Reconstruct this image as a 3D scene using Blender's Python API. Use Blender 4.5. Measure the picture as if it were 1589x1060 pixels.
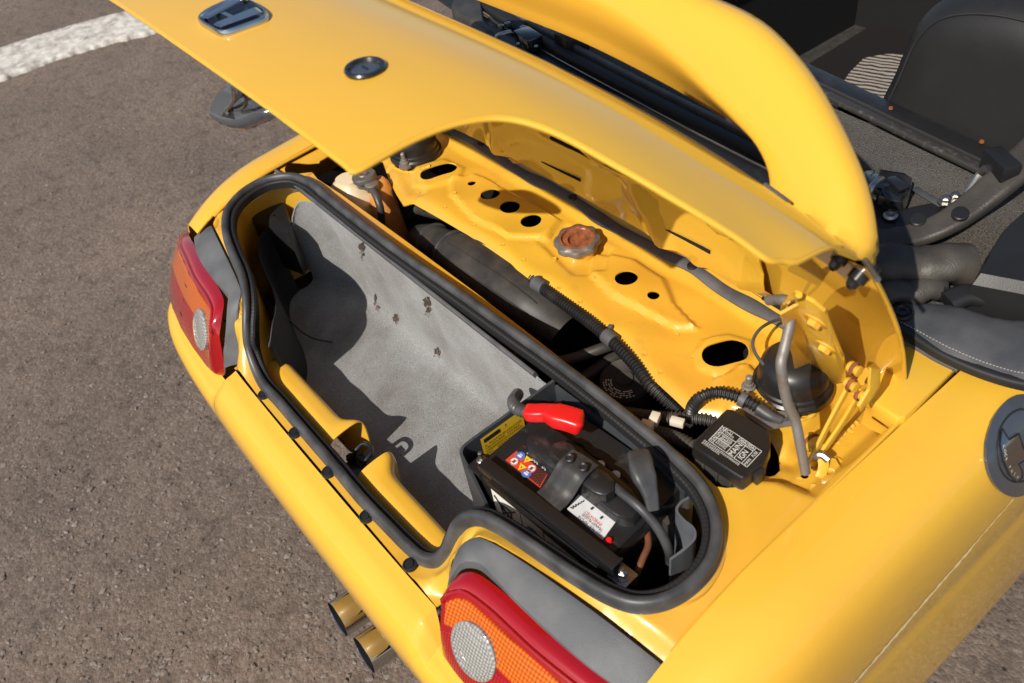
import bpy, bmesh, math, random
import numpy as np
from mathutils import Vector, Matrix
from mathutils.bvhtree import BVHTree
from mathutils.geometry import delaunay_2d_cdt

for o in list(bpy.data.objects):
    bpy.data.objects.remove(o)
random.seed(7)
rng = np.random.default_rng(7)
scene = bpy.context.scene
col = scene.collection

# ---------------------------------------------------------------- camera
# car frame: x to the car's right, y forward, z up, ground z = 0, metres
PP = np.array([794.5, 530.0])
VX = np.array((-550.0, -505.0)); VY = np.array((3471.0, -1270.0))
_a = VX - PP; _b = VY - PP
FOC = math.sqrt(-(_a @ _b))
_X = -np.r_[_a, FOC]; _X /= np.linalg.norm(_X)
_Y = np.r_[_b, FOC]; _Y /= np.linalg.norm(_Y)
ROT = np.stack([_X, _Y, np.cross(_X, _Y)])
CAM = np.array([0.8488, -0.1649, 1.5712])

cam_data = bpy.data.cameras.new('camera')
cam = bpy.data.objects.new('camera', cam_data)
col.objects.link(cam)
cam_data.sensor_fit = 'HORIZONTAL'
cam_data.sensor_width = 36.0
cam_data.lens = FOC / 1589.0 * 36.0
cam_data.clip_start = 0.02
cam_data.clip_end = 400.0
m = Matrix.Identity(4)
for i in range(3):
    m[i][0] = ROT[i, 0]; m[i][1] = -ROT[i, 1]; m[i][2] = -ROT[i, 2]; m[i][3] = CAM[i]
cam.matrix_world = m
cam_data.dof.use_dof = True
cam_data.dof.focus_distance = 1.30
cam_data.dof.aperture_fstop = 7.0
scene.camera = cam

# ---------------------------------------------------------------- sky, sun, exposure
SUN_TRAVEL = np.array([-0.30, 1.02, -1.0])          # direction the light travels
SUN_TRAVEL = SUN_TRAVEL / np.linalg.norm(SUN_TRAVEL)
elev = math.asin(-SUN_TRAVEL[2])
world = bpy.data.worlds.new('World'); scene.world = world
world.use_nodes = True
wn = world.node_tree.nodes; wl = world.node_tree.links
wn.clear()
sky = wn.new('ShaderNodeTexSky'); sky.sky_type = 'NISHITA'; sky.sun_disc = False
sky.sun_elevation = elev
sky.sun_rotation = math.atan2(-SUN_TRAVEL[0], -SUN_TRAVEL[1])
sky.air_density = 1.0; sky.dust_density = 1.2; sky.ozone_density = 1.0
bg = wn.new('ShaderNodeBackground'); bg.inputs['Strength'].default_value = 0.09
wo = wn.new('ShaderNodeOutputWorld')
wl.new(sky.outputs[0], bg.inputs[0]); wl.new(bg.outputs[0], wo.inputs[0])
sun_data = bpy.data.lights.new('sun', 'SUN')
sun_data.energy = 4.9; sun_data.angle = math.radians(0.53); sun_data.color = (1.0, 0.93, 0.83)
sun = bpy.data.objects.new('sun', sun_data); col.objects.link(sun)
sun.rotation_euler = Vector(SUN_TRAVEL).to_track_quat('-Z', 'Y').to_euler()
scene.view_settings.view_transform = 'Standard'
scene.view_settings.look = 'None'
scene.view_settings.exposure = 0.17
scene.view_settings.gamma = 1.0
scene.view_settings.use_curve_mapping = False

# ---------------------------------------------------------------- measuring helpers
def ray(px, py):
    return ROT @ np.array([px - PP[0], py - PP[1], FOC]) / FOC
def on_z(px, py, z):
    d = ray(px, py); return CAM + (z - CAM[2]) / d[2] * d
def on_x(px, py, x):
    d = ray(px, py); return CAM + (x - CAM[0]) / d[0] * d
def on_y(px, py, y):
    d = ray(px, py); return CAM + (y - CAM[1]) / d[1] * d
def on_pl(px, py, p0, n):
    d = ray(px, py); n = np.array(n, float)
    return CAM + np.dot(np.array(p0) - CAM, n) / np.dot(d, n) * d
def on_h(px, py, h, z0=0.75):
    z = z0
    for _ in range(25):
        p = on_z(px, py, z); z = 0.5 * z + 0.5 * float(h(p[0:1], p[1:2])[0])
    return on_z(px, py, z)
def unit(v):
    v = np.array(v, float); return v / (np.linalg.norm(v) + 1e-12)
def sstep(a, b, x):
    t = np.clip((np.asarray(x, float) - a) / (b - a), 0, 1); return t * t * (3 - 2 * t)

# ---------------------------------------------------------------- materials
MATS = {}
def mat(name, color, rough=0.5, metal=0.0, coat=0.0, coat_rough=0.04, spec=0.5, var=None, var_scale=40.0, var_amt=0.5,
        bump=0.0, bump_scale=300.0, sheen=0.0, trans=0.0, ior=1.5, rough_var=0.0, detail=4.0, dirt=None, dirt_scale=9.0, dirt_lo=.55, dirt_hi=.75):
    mt = bpy.data.materials.new(name); mt.use_nodes = True
    nt = mt.node_tree; n = nt.nodes; l = nt.links
    b = n['Principled BSDF']
    b.inputs['Base Color'].default_value = (*color, 1)
    b.inputs['Roughness'].default_value = rough
    b.inputs['Metallic'].default_value = metal
    b.inputs['Coat Weight'].default_value = coat
    b.inputs['Coat Roughness'].default_value = coat_rough
    b.inputs['Specular IOR Level'].default_value = spec
    b.inputs['Sheen Weight'].default_value = sheen
    b.inputs['Transmission Weight'].default_value = trans
    b.inputs['IOR'].default_value = ior
    tc = n.new('ShaderNodeTexCoord')
    last = None
    if var is not None:
        nz = n.new('ShaderNodeTexNoise'); nz.inputs['Scale'].default_value = var_scale; nz.inputs['Detail'].default_value = detail
        l.new(tc.outputs['Object'], nz.inputs['Vector'])
        rp = n.new('ShaderNodeValToRGB'); rp.color_ramp.elements[0].position = 0.35; rp.color_ramp.elements[1].position = 0.68
        rp.color_ramp.elements[0].color = (*color, 1); rp.color_ramp.elements[1].color = (*[color[i] + (var[i] - color[i]) * var_amt * 1.0 for i in range(3)], 1)
        l.new(nz.outputs['Fac'], rp.inputs['Fac']); l.new(rp.outputs['Color'], b.inputs['Base Color'])
        last = rp.outputs['Color']
    if dirt is not None:
        nz = n.new('ShaderNodeTexNoise'); nz.inputs['Scale'].default_value = dirt_scale; nz.inputs['Detail'].default_value = 9; nz.inputs['Roughness'].default_value = .7
        l.new(tc.outputs['Object'], nz.inputs['Vector'])
        rp = n.new('ShaderNodeValToRGB'); rp.color_ramp.elements[0].position = dirt_lo; rp.color_ramp.elements[1].position = dirt_hi
        l.new(nz.outputs['Fac'], rp.inputs['Fac'])
        mx = n.new('ShaderNodeMix'); mx.data_type = 'RGBA'
        l.new(rp.outputs['Color'], mx.inputs['Factor'])
        if last is not None: l.new(last, mx.inputs['A'])
        else: mx.inputs['A'].default_value = (*color, 1)
        mx.inputs['B'].default_value = (*dirt, 1)
        l.new(mx.outputs['Result'], b.inputs['Base Color'])
    if rough_var > 0:
        nz = n.new('ShaderNodeTexNoise'); nz.inputs['Scale'].default_value = 14; nz.inputs['Detail'].default_value = 6
        l.new(tc.outputs['Object'], nz.inputs['Vector'])
        mr = n.new('ShaderNodeMapRange'); mr.inputs['To Min'].default_value = max(0.02, rough - rough_var); mr.inputs['To Max'].default_value = min(1, rough + rough_var)
        l.new(nz.outputs['Fac'], mr.inputs['Value']); l.new(mr.outputs['Result'], b.inputs['Roughness'])
    if bump > 0:
        nz = n.new('ShaderNodeTexNoise'); nz.inputs['Scale'].default_value = bump_scale; nz.inputs['Detail'].default_value = 3
        l.new(tc.outputs['Object'], nz.inputs['Vector'])
        bp = n.new('ShaderNodeBump'); bp.inputs['Strength'].default_value = bump; bp.inputs['Distance'].default_value = 0.002
        l.new(nz.outputs['Fac'], bp.inputs['Height']); l.new(bp.outputs['Normal'], b.inputs['Normal'])
    MATS[name] = mt
    return mt

YEL = (0.675, 0.388, 0.036)
mat('yellow_paint', YEL, rough=.5, spec=.06, coat=1.0, coat_rough=.025, bump=.004, bump_scale=500, var=(.715, .390, .042), var_scale=3, var_amt=1, dirt=(.60, .335, .05), dirt_scale=5, dirt_lo=.55, dirt_hi=.95)
mat('yellow_bay_paint', (0.64, 0.368, 0.030), rough=.40, coat=.7, coat_rough=.12, bump=.03, bump_scale=160, var=(.64, .33, .032), var_scale=6, var_amt=1, dirt=(.33, .19, .035), dirt_scale=11, dirt_lo=.57, dirt_hi=.88)
mat('black_rubber', (.030, .031, .034), rough=.46, spec=.5, rough_var=.12, bump=.05, bump_scale=500, var=(.075, .076, .079), var_scale=25, var_amt=1)
mat('ribbed_rubber', (.014, .014, .015), rough=.6, spec=.35)
mat('loom_black', (.012, .012, .013), rough=.42, spec=.5, dirt=(.05, .046, .042), dirt_scale=20, dirt_lo=.5, dirt_hi=.85)
mat('grey_rubber', (.06, .062, .068), rough=.55, spec=.4, bump=.06, bump_scale=500, var=(.10, .10, .105), var_scale=30, var_amt=1)
mat('trim_plastic', (.070, .074, .081), rough=.55, spec=.42, bump=.25, bump_scale=900, var=(.125, .127, .130), var_scale=16, var_amt=1, detail=7)
mat('black_plastic', (.012, .012, .013), rough=.36, spec=.5, rough_var=.14, dirt=(.045, .041, .037), dirt_scale=22, dirt_lo=.55, dirt_hi=.9)
mat('dusty_plastic', (.022, .021, .021), rough=.5, spec=.4, dirt=(.085, .075, .062), dirt_scale=11, dirt_lo=.38, dirt_hi=.8)
mat('tray_plastic', (.035, .04, .048), rough=.42, spec=.5, rough_var=.1, dirt=(.075, .08, .085), dirt_scale=12, dirt_lo=.45, dirt_hi=.9)
mat('liner_black', (.018, .018, .020), rough=.6, spec=.3, bump=.1, bump_scale=600)
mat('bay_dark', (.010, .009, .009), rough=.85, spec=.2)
mat('steel', (.42, .41, .39), rough=.38, metal=1.0, rough_var=.15, dirt=(.16, .12, .09), dirt_scale=30, dirt_lo=.5, dirt_hi=.8)
mat('rusty_steel', (.23, .215, .20), rough=.55, metal=.5, dirt=(.17, .07, .03), dirt_scale=34, dirt_lo=.5, dirt_hi=.72)
mat('rust', (.30, .085, .022), rough=.85, var=(.12, .035, .014), var_scale=90, var_amt=1, bump=.5, bump_scale=260)
mat('chrome', (.60, .585, .56), rough=.07, metal=1.0)
mat('dark_chrome', (.10, .12, .16), rough=.16, metal=1.0)
mat('black_steel', (.011, .011, .012), rough=.24, spec=.6, coat=.3, coat_rough=.2, rough_var=.1, dirt=(.09, .085, .08), dirt_scale=60, dirt_lo=.66, dirt_hi=.8)
mat('red_lens', (.30, .003, .006), rough=.12, coat=1.0, coat_rough=.03, spec=.5)
mat('amber_lens', (.66, .125, .006), rough=.16, coat=1.0, coat_rough=.03)
mat('clear_lens', (.30, .295, .28), rough=.12, coat=1.0, coat_rough=.02)
mat('red_vinyl', (.62, .012, .012), rough=.30, spec=.55, bump=.03, bump_scale=300)
mat('battery_black', (.013, .013, .014), rough=.36, spec=.5, rough_var=.12, dirt=(.10, .095, .085), dirt_scale=26, dirt_lo=.56, dirt_hi=.9)
mat('paper_white', (.62, .62, .62), rough=.5, var=(.55, .55, .56), var_scale=60, var_amt=1)
mat('pale_label', (.72, .71, .66), rough=.5)
mat('print_white', (.66, .66, .64), rough=.55)
mat('print_black', (.014, .014, .015), rough=.5)
mat('print_red', (.55, .05, .02), rough=.5)
mat('print_orange', (.62, .10, .02), rough=.5)
mat('print_blue', (.05, .15, .48), rough=.5)
mat('print_yellow', (.72, .46, .02), rough=.5)
mat('lid_yellow', (0.60, 0.40, 0.02), rough=.35, coat=.6, coat_rough=.1)
mat('translucent_tank', (.70, .60, .42), rough=.34, spec=.5, coat=.2, coat_rough=.2, var=(.66, .50, .27), var_scale=8, var_amt=1)
mat('tank_amber', (.60, .27, .07), rough=.36, spec=.5, coat=.3, coat_rough=.2, var=(.48, .19, .04), var_scale=12, var_amt=1)
mat('pewter', (.24, .22, .20), rough=.55, metal=.7, dirt=(.10, .085, .07), dirt_scale=40, dirt_lo=.45, dirt_hi=.8)
mat('leather', (.014, .014, .0145), rough=.44, spec=.4, bump=.10, bump_scale=650, rough_var=.1)
mat('soft_top', (.042, .045, .052), rough=.62, spec=.35, bump=.25, bump_scale=700, var=(.075, .075, .08), var_scale=20, var_amt=1)
mat('brown_vinyl', (.034, .030, .026), rough=.48, spec=.4, bump=.3, bump_scale=420, var=(.06, .053, .045), var_scale=22, var_amt=1)
mat('nylon', (.60, .55, .45), rough=.5)
mat('thread', (.30, .29, .27), rough=.8)
mat('red_thread', (.22, .10, .09), rough=.8)
mat('brown_wire', (.16, .06, .03), rough=.4)
mat('cabin_dark', (.012, .012, .013), rough=.6, spec=.3)
mat('cabin_dark_carpet', (.03, .029, .028), rough=.95, spec=.1, bump=.6, bump_scale=900, var=(.05, .048, .045), var_scale=60, var_amt=1)
mat('worn_rail', (.045, .042, .04), rough=.4, spec=.5, metal=.3, dirt=(.16, .15, .135), dirt_scale=45, dirt_lo=.55, dirt_hi=.7)
mat('steel_dark', (.12, .115, .11), rough=.4, metal=.8)
mat('fuel_ring', (.050, .058, .072), rough=.24, spec=.6, coat=.5, coat_rough=.1)
mat('strap_steel', (.045, .044, .043), rough=.45, spec=.5, metal=.35, dirt=(.12, .11, .10), dirt_scale=40, dirt_lo=.5, dirt_hi=.8)
mat('glass', (.85, .9, .88), rough=.02, trans=1.0, ior=1.1)
mat('black_gloss', (.010, .011, .013), rough=.16, spec=.6, coat=.5, coat_rough=.08)
mat('dark_chrome_bright', (.42, .40, .38), rough=.12, metal=1.0)
mat('scratch', (.80, .66, .36), rough=.6)

def carpet_mat(name, c1, c2, stain, scale=1400, bump=.8, stain_scale=7):
    mt = bpy.data.materials.new(name); mt.use_nodes = True
    nt = mt.node_tree; n = nt.nodes; l = nt.links; b = n['Principled BSDF']
    b.inputs['Roughness'].default_value = .95; b.inputs['Specular IOR Level'].default_value = .12
    b.inputs['Sheen Weight'].default_value = .25
    tc = n.new('ShaderNodeTexCoord')
    n1 = n.new('ShaderNodeTexNoise'); n1.inputs['Scale'].default_value = scale; n1.inputs['Detail'].default_value = 2
    n2 = n.new('ShaderNodeTexNoise'); n2.inputs['Scale'].default_value = stain_scale; n2.inputs['Detail'].default_value = 8; n2.inputs['Roughness'].default_value = .6
    for q in (n1, n2): l.new(tc.outputs['Object'], q.inputs['Vector'])
    r1 = n.new('ShaderNodeValToRGB'); r1.color_ramp.elements[0].position = .32; r1.color_ramp.elements[1].position = .68
    r1.color_ramp.elements[0].color = (*c1, 1); r1.color_ramp.elements[1].color = (*c2, 1)
    l.new(n1.outputs['Fac'], r1.inputs['Fac'])
    r2 = n.new('ShaderNodeValToRGB'); r2.color_ramp.elements[0].position = .42; r2.color_ramp.elements[1].position = .78
    l.new(n2.outputs['Fac'], r2.inputs['Fac'])
    mx = n.new('ShaderNodeMix'); mx.data_type = 'RGBA'; mx.blend_type = 'MULTIPLY'
    inv = n.new('ShaderNodeMix'); inv.data_type = 'RGBA'
    inv.inputs['A'].default_value = (1, 1, 1, 1); inv.inputs['B'].default_value = (*stain, 1)
    l.new(r2.outputs['Color'], inv.inputs['Factor'])
    mx.inputs['Factor'].default_value = 1
    l.new(r1.outputs['Color'], mx.inputs['A']); l.new(inv.outputs['Result'], mx.inputs['B'])
    l.new(mx.outputs['Result'], b.inputs['Base Color'])
    bp = n.new('ShaderNodeBump'); bp.inputs['Strength'].default_value = bump; bp.inputs['Distance'].default_value = .0015
    l.new(n1.outputs['Fac'], bp.inputs['Height']); l.new(bp.outputs['Normal'], b.inputs['Normal'])
    MATS[name] = mt
carpet_mat('trunk_felt', (.13, .136, .14), (.34, .347, .345), (.46, .38, .33), scale=800)
carpet_mat('cabin_carpet', (.020, .018, .015), (.075, .067, .057), (.5, .47, .43), scale=520, bump=1.0)

def lens_pattern(name, scale, strength, lo=.6, hi=1.1, ang=0.0, coord='Object'):
    mt = MATS[name]; nt = mt.node_tree; n = nt.nodes; l = nt.links; b = n['Principled BSDF']
    tc = n.new('ShaderNodeTexCoord'); mp = n.new('ShaderNodeMapping'); mp.inputs['Rotation'].default_value = (-math.pi / 2, 0, ang)
    l.new(tc.outputs[coord], mp.inputs['Vector'])
    vo = n.new('ShaderNodeTexVoronoi'); vo.inputs['Scale'].default_value = scale; vo.inputs['Randomness'].default_value = 0.0; vo.voronoi_dimensions = '2D'
    l.new(mp.outputs['Vector'], vo.inputs['Vector'])
    bp = n.new('ShaderNodeBump'); bp.inputs['Strength'].default_value = strength; bp.inputs['Distance'].default_value = .002
    l.new(vo.outputs['Distance'], bp.inputs['Height']); l.new(bp.outputs['Normal'], b.inputs['Normal'])
    c = b.inputs['Base Color'].default_value
    rp = n.new('ShaderNodeValToRGB'); rp.color_ramp.elements[0].position = .15; rp.color_ramp.elements[1].position = .62
    rp.color_ramp.elements[0].color = (min(1, c[0] * hi), min(1, c[1] * hi * 1.1), c[2] * hi, 1); rp.color_ramp.elements[1].color = (c[0] * lo, c[1] * lo * .8, c[2] * lo, 1)
    l.new(vo.outputs['Distance'], rp.inputs['Fac']); l.new(rp.outputs['Color'], b.inputs['Base Color'])
mat('red_prism', (.40, .005, .008), rough=.14, coat=1.0, coat_rough=.03)
lens_pattern('red_prism', 230, .35, .38, 1.15)
lens_pattern('amber_lens', 210, .5, .42, 1.15)
lens_pattern('clear_lens', 230, .25, .5, 1.2)

def asphalt_mat():
    mt = bpy.data.materials.new('asphalt'); mt.use_nodes = True
    nt = mt.node_tree; n = nt.nodes; l = nt.links; b = n['Principled BSDF']
    b.inputs['Roughness'].default_value = .92; b.inputs['Specular IOR Level'].default_value = .25
    tc = n.new('ShaderNodeTexCoord')
    def noise(scale, det=6, r=.6):
        q = n.new('ShaderNodeTexNoise'); q.inputs['Scale'].default_value = scale; q.inputs['Detail'].default_value = det; q.inputs['Roughness'].default_value = r
        l.new(tc.outputs['Object'], q.inputs['Vector']); return q
    v1 = n.new('ShaderNodeTexVoronoi'); v1.inputs['Scale'].default_value = 150; l.new(tc.outputs['Object'], v1.inputs['Vector'])
    v2 = n.new('ShaderNodeTexVoronoi'); v2.inputs['Scale'].default_value = 62; l.new(tc.outputs['Object'], v2.inputs['Vector'])
    big = noise(1.3, 5); mid = noise(18, 6); fine = noise(420, 3)
    r1 = n.new('ShaderNodeValToRGB')
    e = r1.color_ramp.elements; e[0].position = .0; e[0].color = (.085, .067, .055, 1); e[1].position = 1; e[1].color = (.26, .22, .19, 1)
    e.new(.45).color = (.15, .116, .094, 1); e.new(.8).color = (.182, .146, .121, 1)
    sep = n.new('ShaderNodeSeparateColor'); l.new(v1.outputs['Color'], sep.inputs[0]); l.new(sep.outputs[0], r1.inputs['Fac'])
    mx = n.new('ShaderNodeMix'); mx.data_type = 'RGBA'; mx.inputs['Factor'].default_value = .5
    mx.inputs['B'].default_value = (.166, .130, .105, 1)
    l.new(r1.outputs['Color'], mx.inputs['A'])
    rb = n.new('ShaderNodeValToRGB'); rb.color_ramp.elements[0].position = .3; rb.color_ramp.elements[1].position = .72
    rb.color_ramp.elements[0].color = (.70, .71, .73, 1); rb.color_ramp.elements[1].color = (1.15, 1.10, 1.06, 1)
    l.new(big.outputs['Fac'], rb.inputs['Fac'])
    mu = n.new('ShaderNodeMix'); mu.data_type = 'RGBA'; mu.blend_type = 'MULTIPLY'; mu.inputs['Factor'].default_value = 1
    l.new(mx.outputs['Result'], mu.inputs['A']); l.new(rb.outputs['Color'], mu.inputs['B'])
    rf = n.new('ShaderNodeValToRGB'); rf.color_ramp.elements[0].position = .30; rf.color_ramp.elements[1].position = .50
    rf.color_ramp.elements[0].color = (.35, .35, .36, 1); rf.color_ramp.elements[1].color = (1.06, 1.05, 1.04, 1)
    l.new(mid.outputs['Fac'], rf.inputs['Fac'])
    mu2 = n.new('ShaderNodeMix'); mu2.data_type = 'RGBA'; mu2.blend_type = 'MULTIPLY'; mu2.inputs['Factor'].default_value = .5
    l.new(mu.outputs['Result'], mu2.inputs['A']); l.new(rf.outputs['Color'], mu2.inputs['B'])
    v3 = n.new('ShaderNodeTexVoronoi'); v3.inputs['Scale'].default_value = 34; l.new(tc.outputs['Object'], v3.inputs['Vector'])
    pr = n.new('ShaderNodeValToRGB'); pr.color_ramp.elements[0].position = .07; pr.color_ramp.elements[1].position = .15
    pr.color_ramp.elements[0].color = (.22, .22, .23, 1); pr.color_ramp.elements[1].color = (1, 1, 1, 1)
    wob = noise(60, 3)
    am = n.new('ShaderNodeMath'); am.operation = 'MULTIPLY_ADD'; am.inputs[1].default_value = .35; l.new(wob.outputs['Fac'], am.inputs[0]); l.new(v3.outputs['Distance'], am.inputs[2])
    sb = n.new('ShaderNodeMath'); sb.operation = 'SUBTRACT'; sb.inputs[1].default_value = .17; l.new(am.outputs[0], sb.inputs[0]); l.new(sb.outputs[0], pr.inputs['Fac'])
    mu3 = n.new('ShaderNodeMix'); mu3.data_type = 'RGBA'; mu3.blend_type = 'MULTIPLY'; mu3.inputs['Factor'].default_value = .85
    l.new(mu2.outputs['Result'], mu3.inputs['A']); l.new(pr.outputs['Color'], mu3.inputs['B'])
    l.new(mu3.outputs['Result'], b.inputs['Base Color'])
    a1 = n.new('ShaderNodeMath'); a1.operation = 'MULTIPLY_ADD'; a1.inputs[1].default_value = .6
    l.new(v1.outputs['Distance'], a1.inputs[0]); l.new(v2.outputs['Distance'], a1.inputs[2])
    a2 = n.new('ShaderNodeMath'); a2.operation = 'MULTIPLY_ADD'; a2.inputs[1].default_value = .7
    l.new(fine.outputs['Fac'], a2.inputs[0]); l.new(a1.outputs[0], a2.inputs[2])
    bp = n.new('ShaderNodeBump'); bp.inputs['Strength'].default_value = .6; bp.inputs['Distance'].default_value = .0045; bp.invert = True
    l.new(a2.outputs[0], bp.inputs['Height']); l.new(bp.outputs['Normal'], b.inputs['Normal'])
    MATS['asphalt'] = mt
asphalt_mat()
mat('stone', (.125, .098, .08), rough=.9, var=(.22, .195, .175), var_scale=9, var_amt=1)
mat('line_paint', (.60, .58, .53), rough=.85, bump=.9, bump_scale=120, var=(.34, .31, .27), var_scale=24, var_amt=1, dirt=(.19, .15, .12), dirt_scale=22, dirt_lo=.52, dirt_hi=.72)

def stripes():
    mt = bpy.data.materials.new('mat_stripes'); mt.use_nodes = True
    n = mt.node_tree.nodes; l = mt.node_tree.links; b = n['Principled BSDF']; b.inputs['Roughness'].default_value = .9
    tc = n.new('ShaderNodeTexCoord'); mp = n.new('ShaderNodeMapping'); mp.inputs['Rotation'].default_value = (0, 0, 1.25)
    w = n.new('ShaderNodeTexWave'); w.inputs['Scale'].default_value = 17; w.inputs['Distortion'].default_value = 3; w.inputs['Detail'].default_value = 2; w.inputs['Detail Scale'].default_value = 1.2
    r = n.new('ShaderNodeValToRGB'); r.color_ramp.elements[0].position = .42; r.color_ramp.elements[1].position = .55
    r.color_ramp.elements[0].color = (.012, .012, .013, 1); r.color_ramp.elements[1].color = (.30, .26, .22, 1)
    l.new(tc.outputs['Object'], mp.inputs['Vector']); l.new(mp.outputs['Vector'], w.inputs['Vector']); l.new(w.outputs['Fac'], r.inputs['Fac']); l.new(r.outputs['Color'], b.inputs['Base Color'])
    MATS['mat_stripes'] = mt
stripes()

# ---------------------------------------------------------------- mesh helpers
def tag(o, label=None, cat=None, group=None, kind=None):
    if label: o['label'] = label
    if cat: o['category'] = cat
    if group: o['group'] = group
    if kind: o['kind'] = kind
    return o
def empty(name, loc=(0, 0, 0)):
    o = bpy.data.objects.new(name, None); o.location = loc; o.empty_display_size = .05; col.objects.link(o); return o
def make(name, verts, faces, material, parent=None, smooth=True, sharp=35, thick=0, thick_off=-1, bevel=0, subsurf=0):
    me = bpy.data.meshes.new(name)
    me.from_pydata([tuple(map(float, v)) for v in verts], [], [tuple(map(int, f)) for f in faces])
    me.validate(); me.update()
    bm = bmesh.new(); bm.from_mesh(me)
    bmesh.ops.remove_doubles(bm, verts=bm.verts, dist=1e-6)
    if thick == 0: bmesh.ops.recalc_face_normals(bm, faces=bm.faces)
    if bevel > 0:
        ed = [e for e in bm.edges if len(e.link_faces) == 2 and e.calc_face_angle(0) > math.radians(30)]
        bmesh.ops.bevel(bm, geom=ed, offset=bevel, segments=2, affect='EDGES', profile=.5, clamp_overlap=True)
    bm.to_mesh(me); bm.free()
    mats = material if isinstance(material, (list, tuple)) else [material]
    for q in mats: me.materials.append(MATS[q])
    if smooth:
        me.shade_smooth()
        if sharp: me.set_sharp_from_angle(angle=math.radians(sharp))
    o = bpy.data.objects.new(name, me); col.objects.link(o)
    if parent is not None:
        o.parent = parent
        if parent.type == 'EMPTY': o.matrix_parent_inverse = Matrix.Translation(-parent.location)
    if thick:
        md = o.modifiers.new('solid', 'SOLIDIFY'); md.thickness = thick; md.offset = thick_off
        if smooth: es = o.modifiers.new('edges', 'EDGE_SPLIT'); es.split_angle = math.radians(42); es.use_edge_sharp = False
    if subsurf:
        md = o.modifiers.new('sub', 'SUBSURF'); md.levels = subsurf; md.render_levels = subsurf
    return o
class G:
    """collects geometry"""
    def __init__(self): self.v = []; self.f = []
    def add(self, v, f):
        b = len(self.v); self.v.extend([tuple(map(float, q)) for q in v]); self.f.extend([tuple(int(i) + b for i in q) for q in f]); return self
    def make(self, name, material, parent=None, **k): return make(name, self.v, self.f, material, parent, **k)

def spline(pts, n, closed=False):
    p = np.array(pts, float); N = len(p)
    if N == 2 and not closed:
        t = np.linspace(0, 1, n)[:, None]; return p[0] * (1 - t) + p[1] * t
    if closed: q = np.vstack([p[-1], p, p[0], p[1]])
    else: q = np.vstack([2 * p[0] - p[1], p, 2 * p[-1] - p[-2]])
    segs = N if closed else N - 1
    out = []
    for i in range(segs):
        p0, p1, p2, p3 = q[i:i + 4]
        d = [max(np.linalg.norm(b - a), 1e-9) ** .5 for a, b in ((p0, p1), (p1, p2), (p2, p3))]
        t = np.linspace(0, 1, 24, endpoint=False)[:, None]
        t0, t1 = 0, d[0]; t2 = t1 + d[1]; t3 = t2 + d[2]
        tt = t1 + t * (t2 - t1)
        A1 = (t1 - tt) / (t1 - t0) * p0 + (tt - t0) / (t1 - t0) * p1
        A2 = (t2 - tt) / (t2 - t1) * p1 + (tt - t1) / (t2 - t1) * p2
        A3 = (t3 - tt) / (t3 - t2) * p2 + (tt - t2) / (t3 - t2) * p3
        B1 = (t2 - tt) / (t2 - t0) * A1 + (tt - t0) / (t2 - t0) * A2
        B2 = (t3 - tt) / (t3 - t1) * A2 + (tt - t1) / (t3 - t1) * A3
        out.append((t2 - tt) / (t2 - t1) * B1 + (tt - t1) / (t2 - t1) * B2)
    out = np.vstack(out + ([p[0:1]] if closed else [p[-1:]]))
    s = np.r_[0, np.cumsum(np.linalg.norm(np.diff(out, axis=0), axis=1))]
    u = np.linspace(0, s[-1], n + 1)[:-1] if closed else np.linspace(0, s[-1], n)
    return np.stack([np.interp(u, s, out[:, k]) for k in range(out.shape[1])], 1)

def frames(path, closed=False, up=None):
    n = len(path)
    if closed: T = np.roll(path, -1, 0) - np.roll(path, 1, 0)
    else: T = np.gradient(path, axis=0)
    T = T / (np.linalg.norm(T, axis=1)[:, None] + 1e-12)
    S = np.zeros_like(T); U = np.zeros_like(T)
    if up is not None:
        for i in range(n):
            S[i] = unit(np.cross(T[i], up)); U[i] = np.cross(S[i], T[i])
    else:
        a = np.array([0, 0, 1.0]) if abs(T[0][2]) < .9 else np.array([1.0, 0, 0])
        s = unit(np.cross(T[0], a))
        for i in range(n):
            s = unit(s - np.dot(s, T[i]) * T[i]); S[i] = s; U[i] = np.cross(s, T[i])
    return T, S, U

def g_sweep(g, path, profile, closed=False, up=None, caps=True, scale=None):
    """profile: (k,2) offsets along side, up; closed polygon"""
    path = np.array(path, float); T, S, U = frames(path, closed, up)
    k = len(profile); n = len(path); pr = np.array(profile, float)
    v = []
    for i in range(n):
        sc = 1.0 if scale is None else scale[i]
        for a, b in pr * sc: v.append(path[i] + S[i] * a + U[i] * b)
    f = []
    for i in range(n if closed else n - 1):
        j = (i + 1) % n
        for a in range(k):
            b = (a + 1) % k
            f.append((i * k + a, i * k + b, j * k + b, j * k + a))
    if caps and not closed:
        f.append(tuple(range(k))[::-1]); f.append(tuple((n - 1) * k + a for a in range(k)))
    return g.add(v, f)
def circ(r, n=12): return [(r * math.cos(2 * math.pi * i / n), r * math.sin(2 * math.pi * i / n)) for i in range(n)]
def g_tube(g, pts, r, n=40, k=12, closed=False, smooth_path=True, rfun=None):
    path = spline(pts, n, closed) if smooth_path else np.array(pts, float)
    sc = None if rfun is None else [rfun(i / (len(path) - 1)) for i in range(len(path))]
    return g_sweep(g, path, circ(r, k), closed, None, True, sc)
def tube(name, pts, r, material, parent, n=40, k=12, **kw):
    return g_tube(G(), pts, r, n, k, **kw).make(name, material, parent)
def g_corrugated(g, pts, r, pitch=.0035, depth=.16, k=14):
    p = spline(pts, 200); L = np.sum(np.linalg.norm(np.diff(p, axis=0), axis=1))
    n = int(L / pitch * 4); path = spline(pts, n)
    pat = [1, 1, 1 - depth, 1 - depth]
    return g_sweep(g, path, circ(r, k), False, None, True, [pat[i % 4] for i in range(n)])
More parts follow.
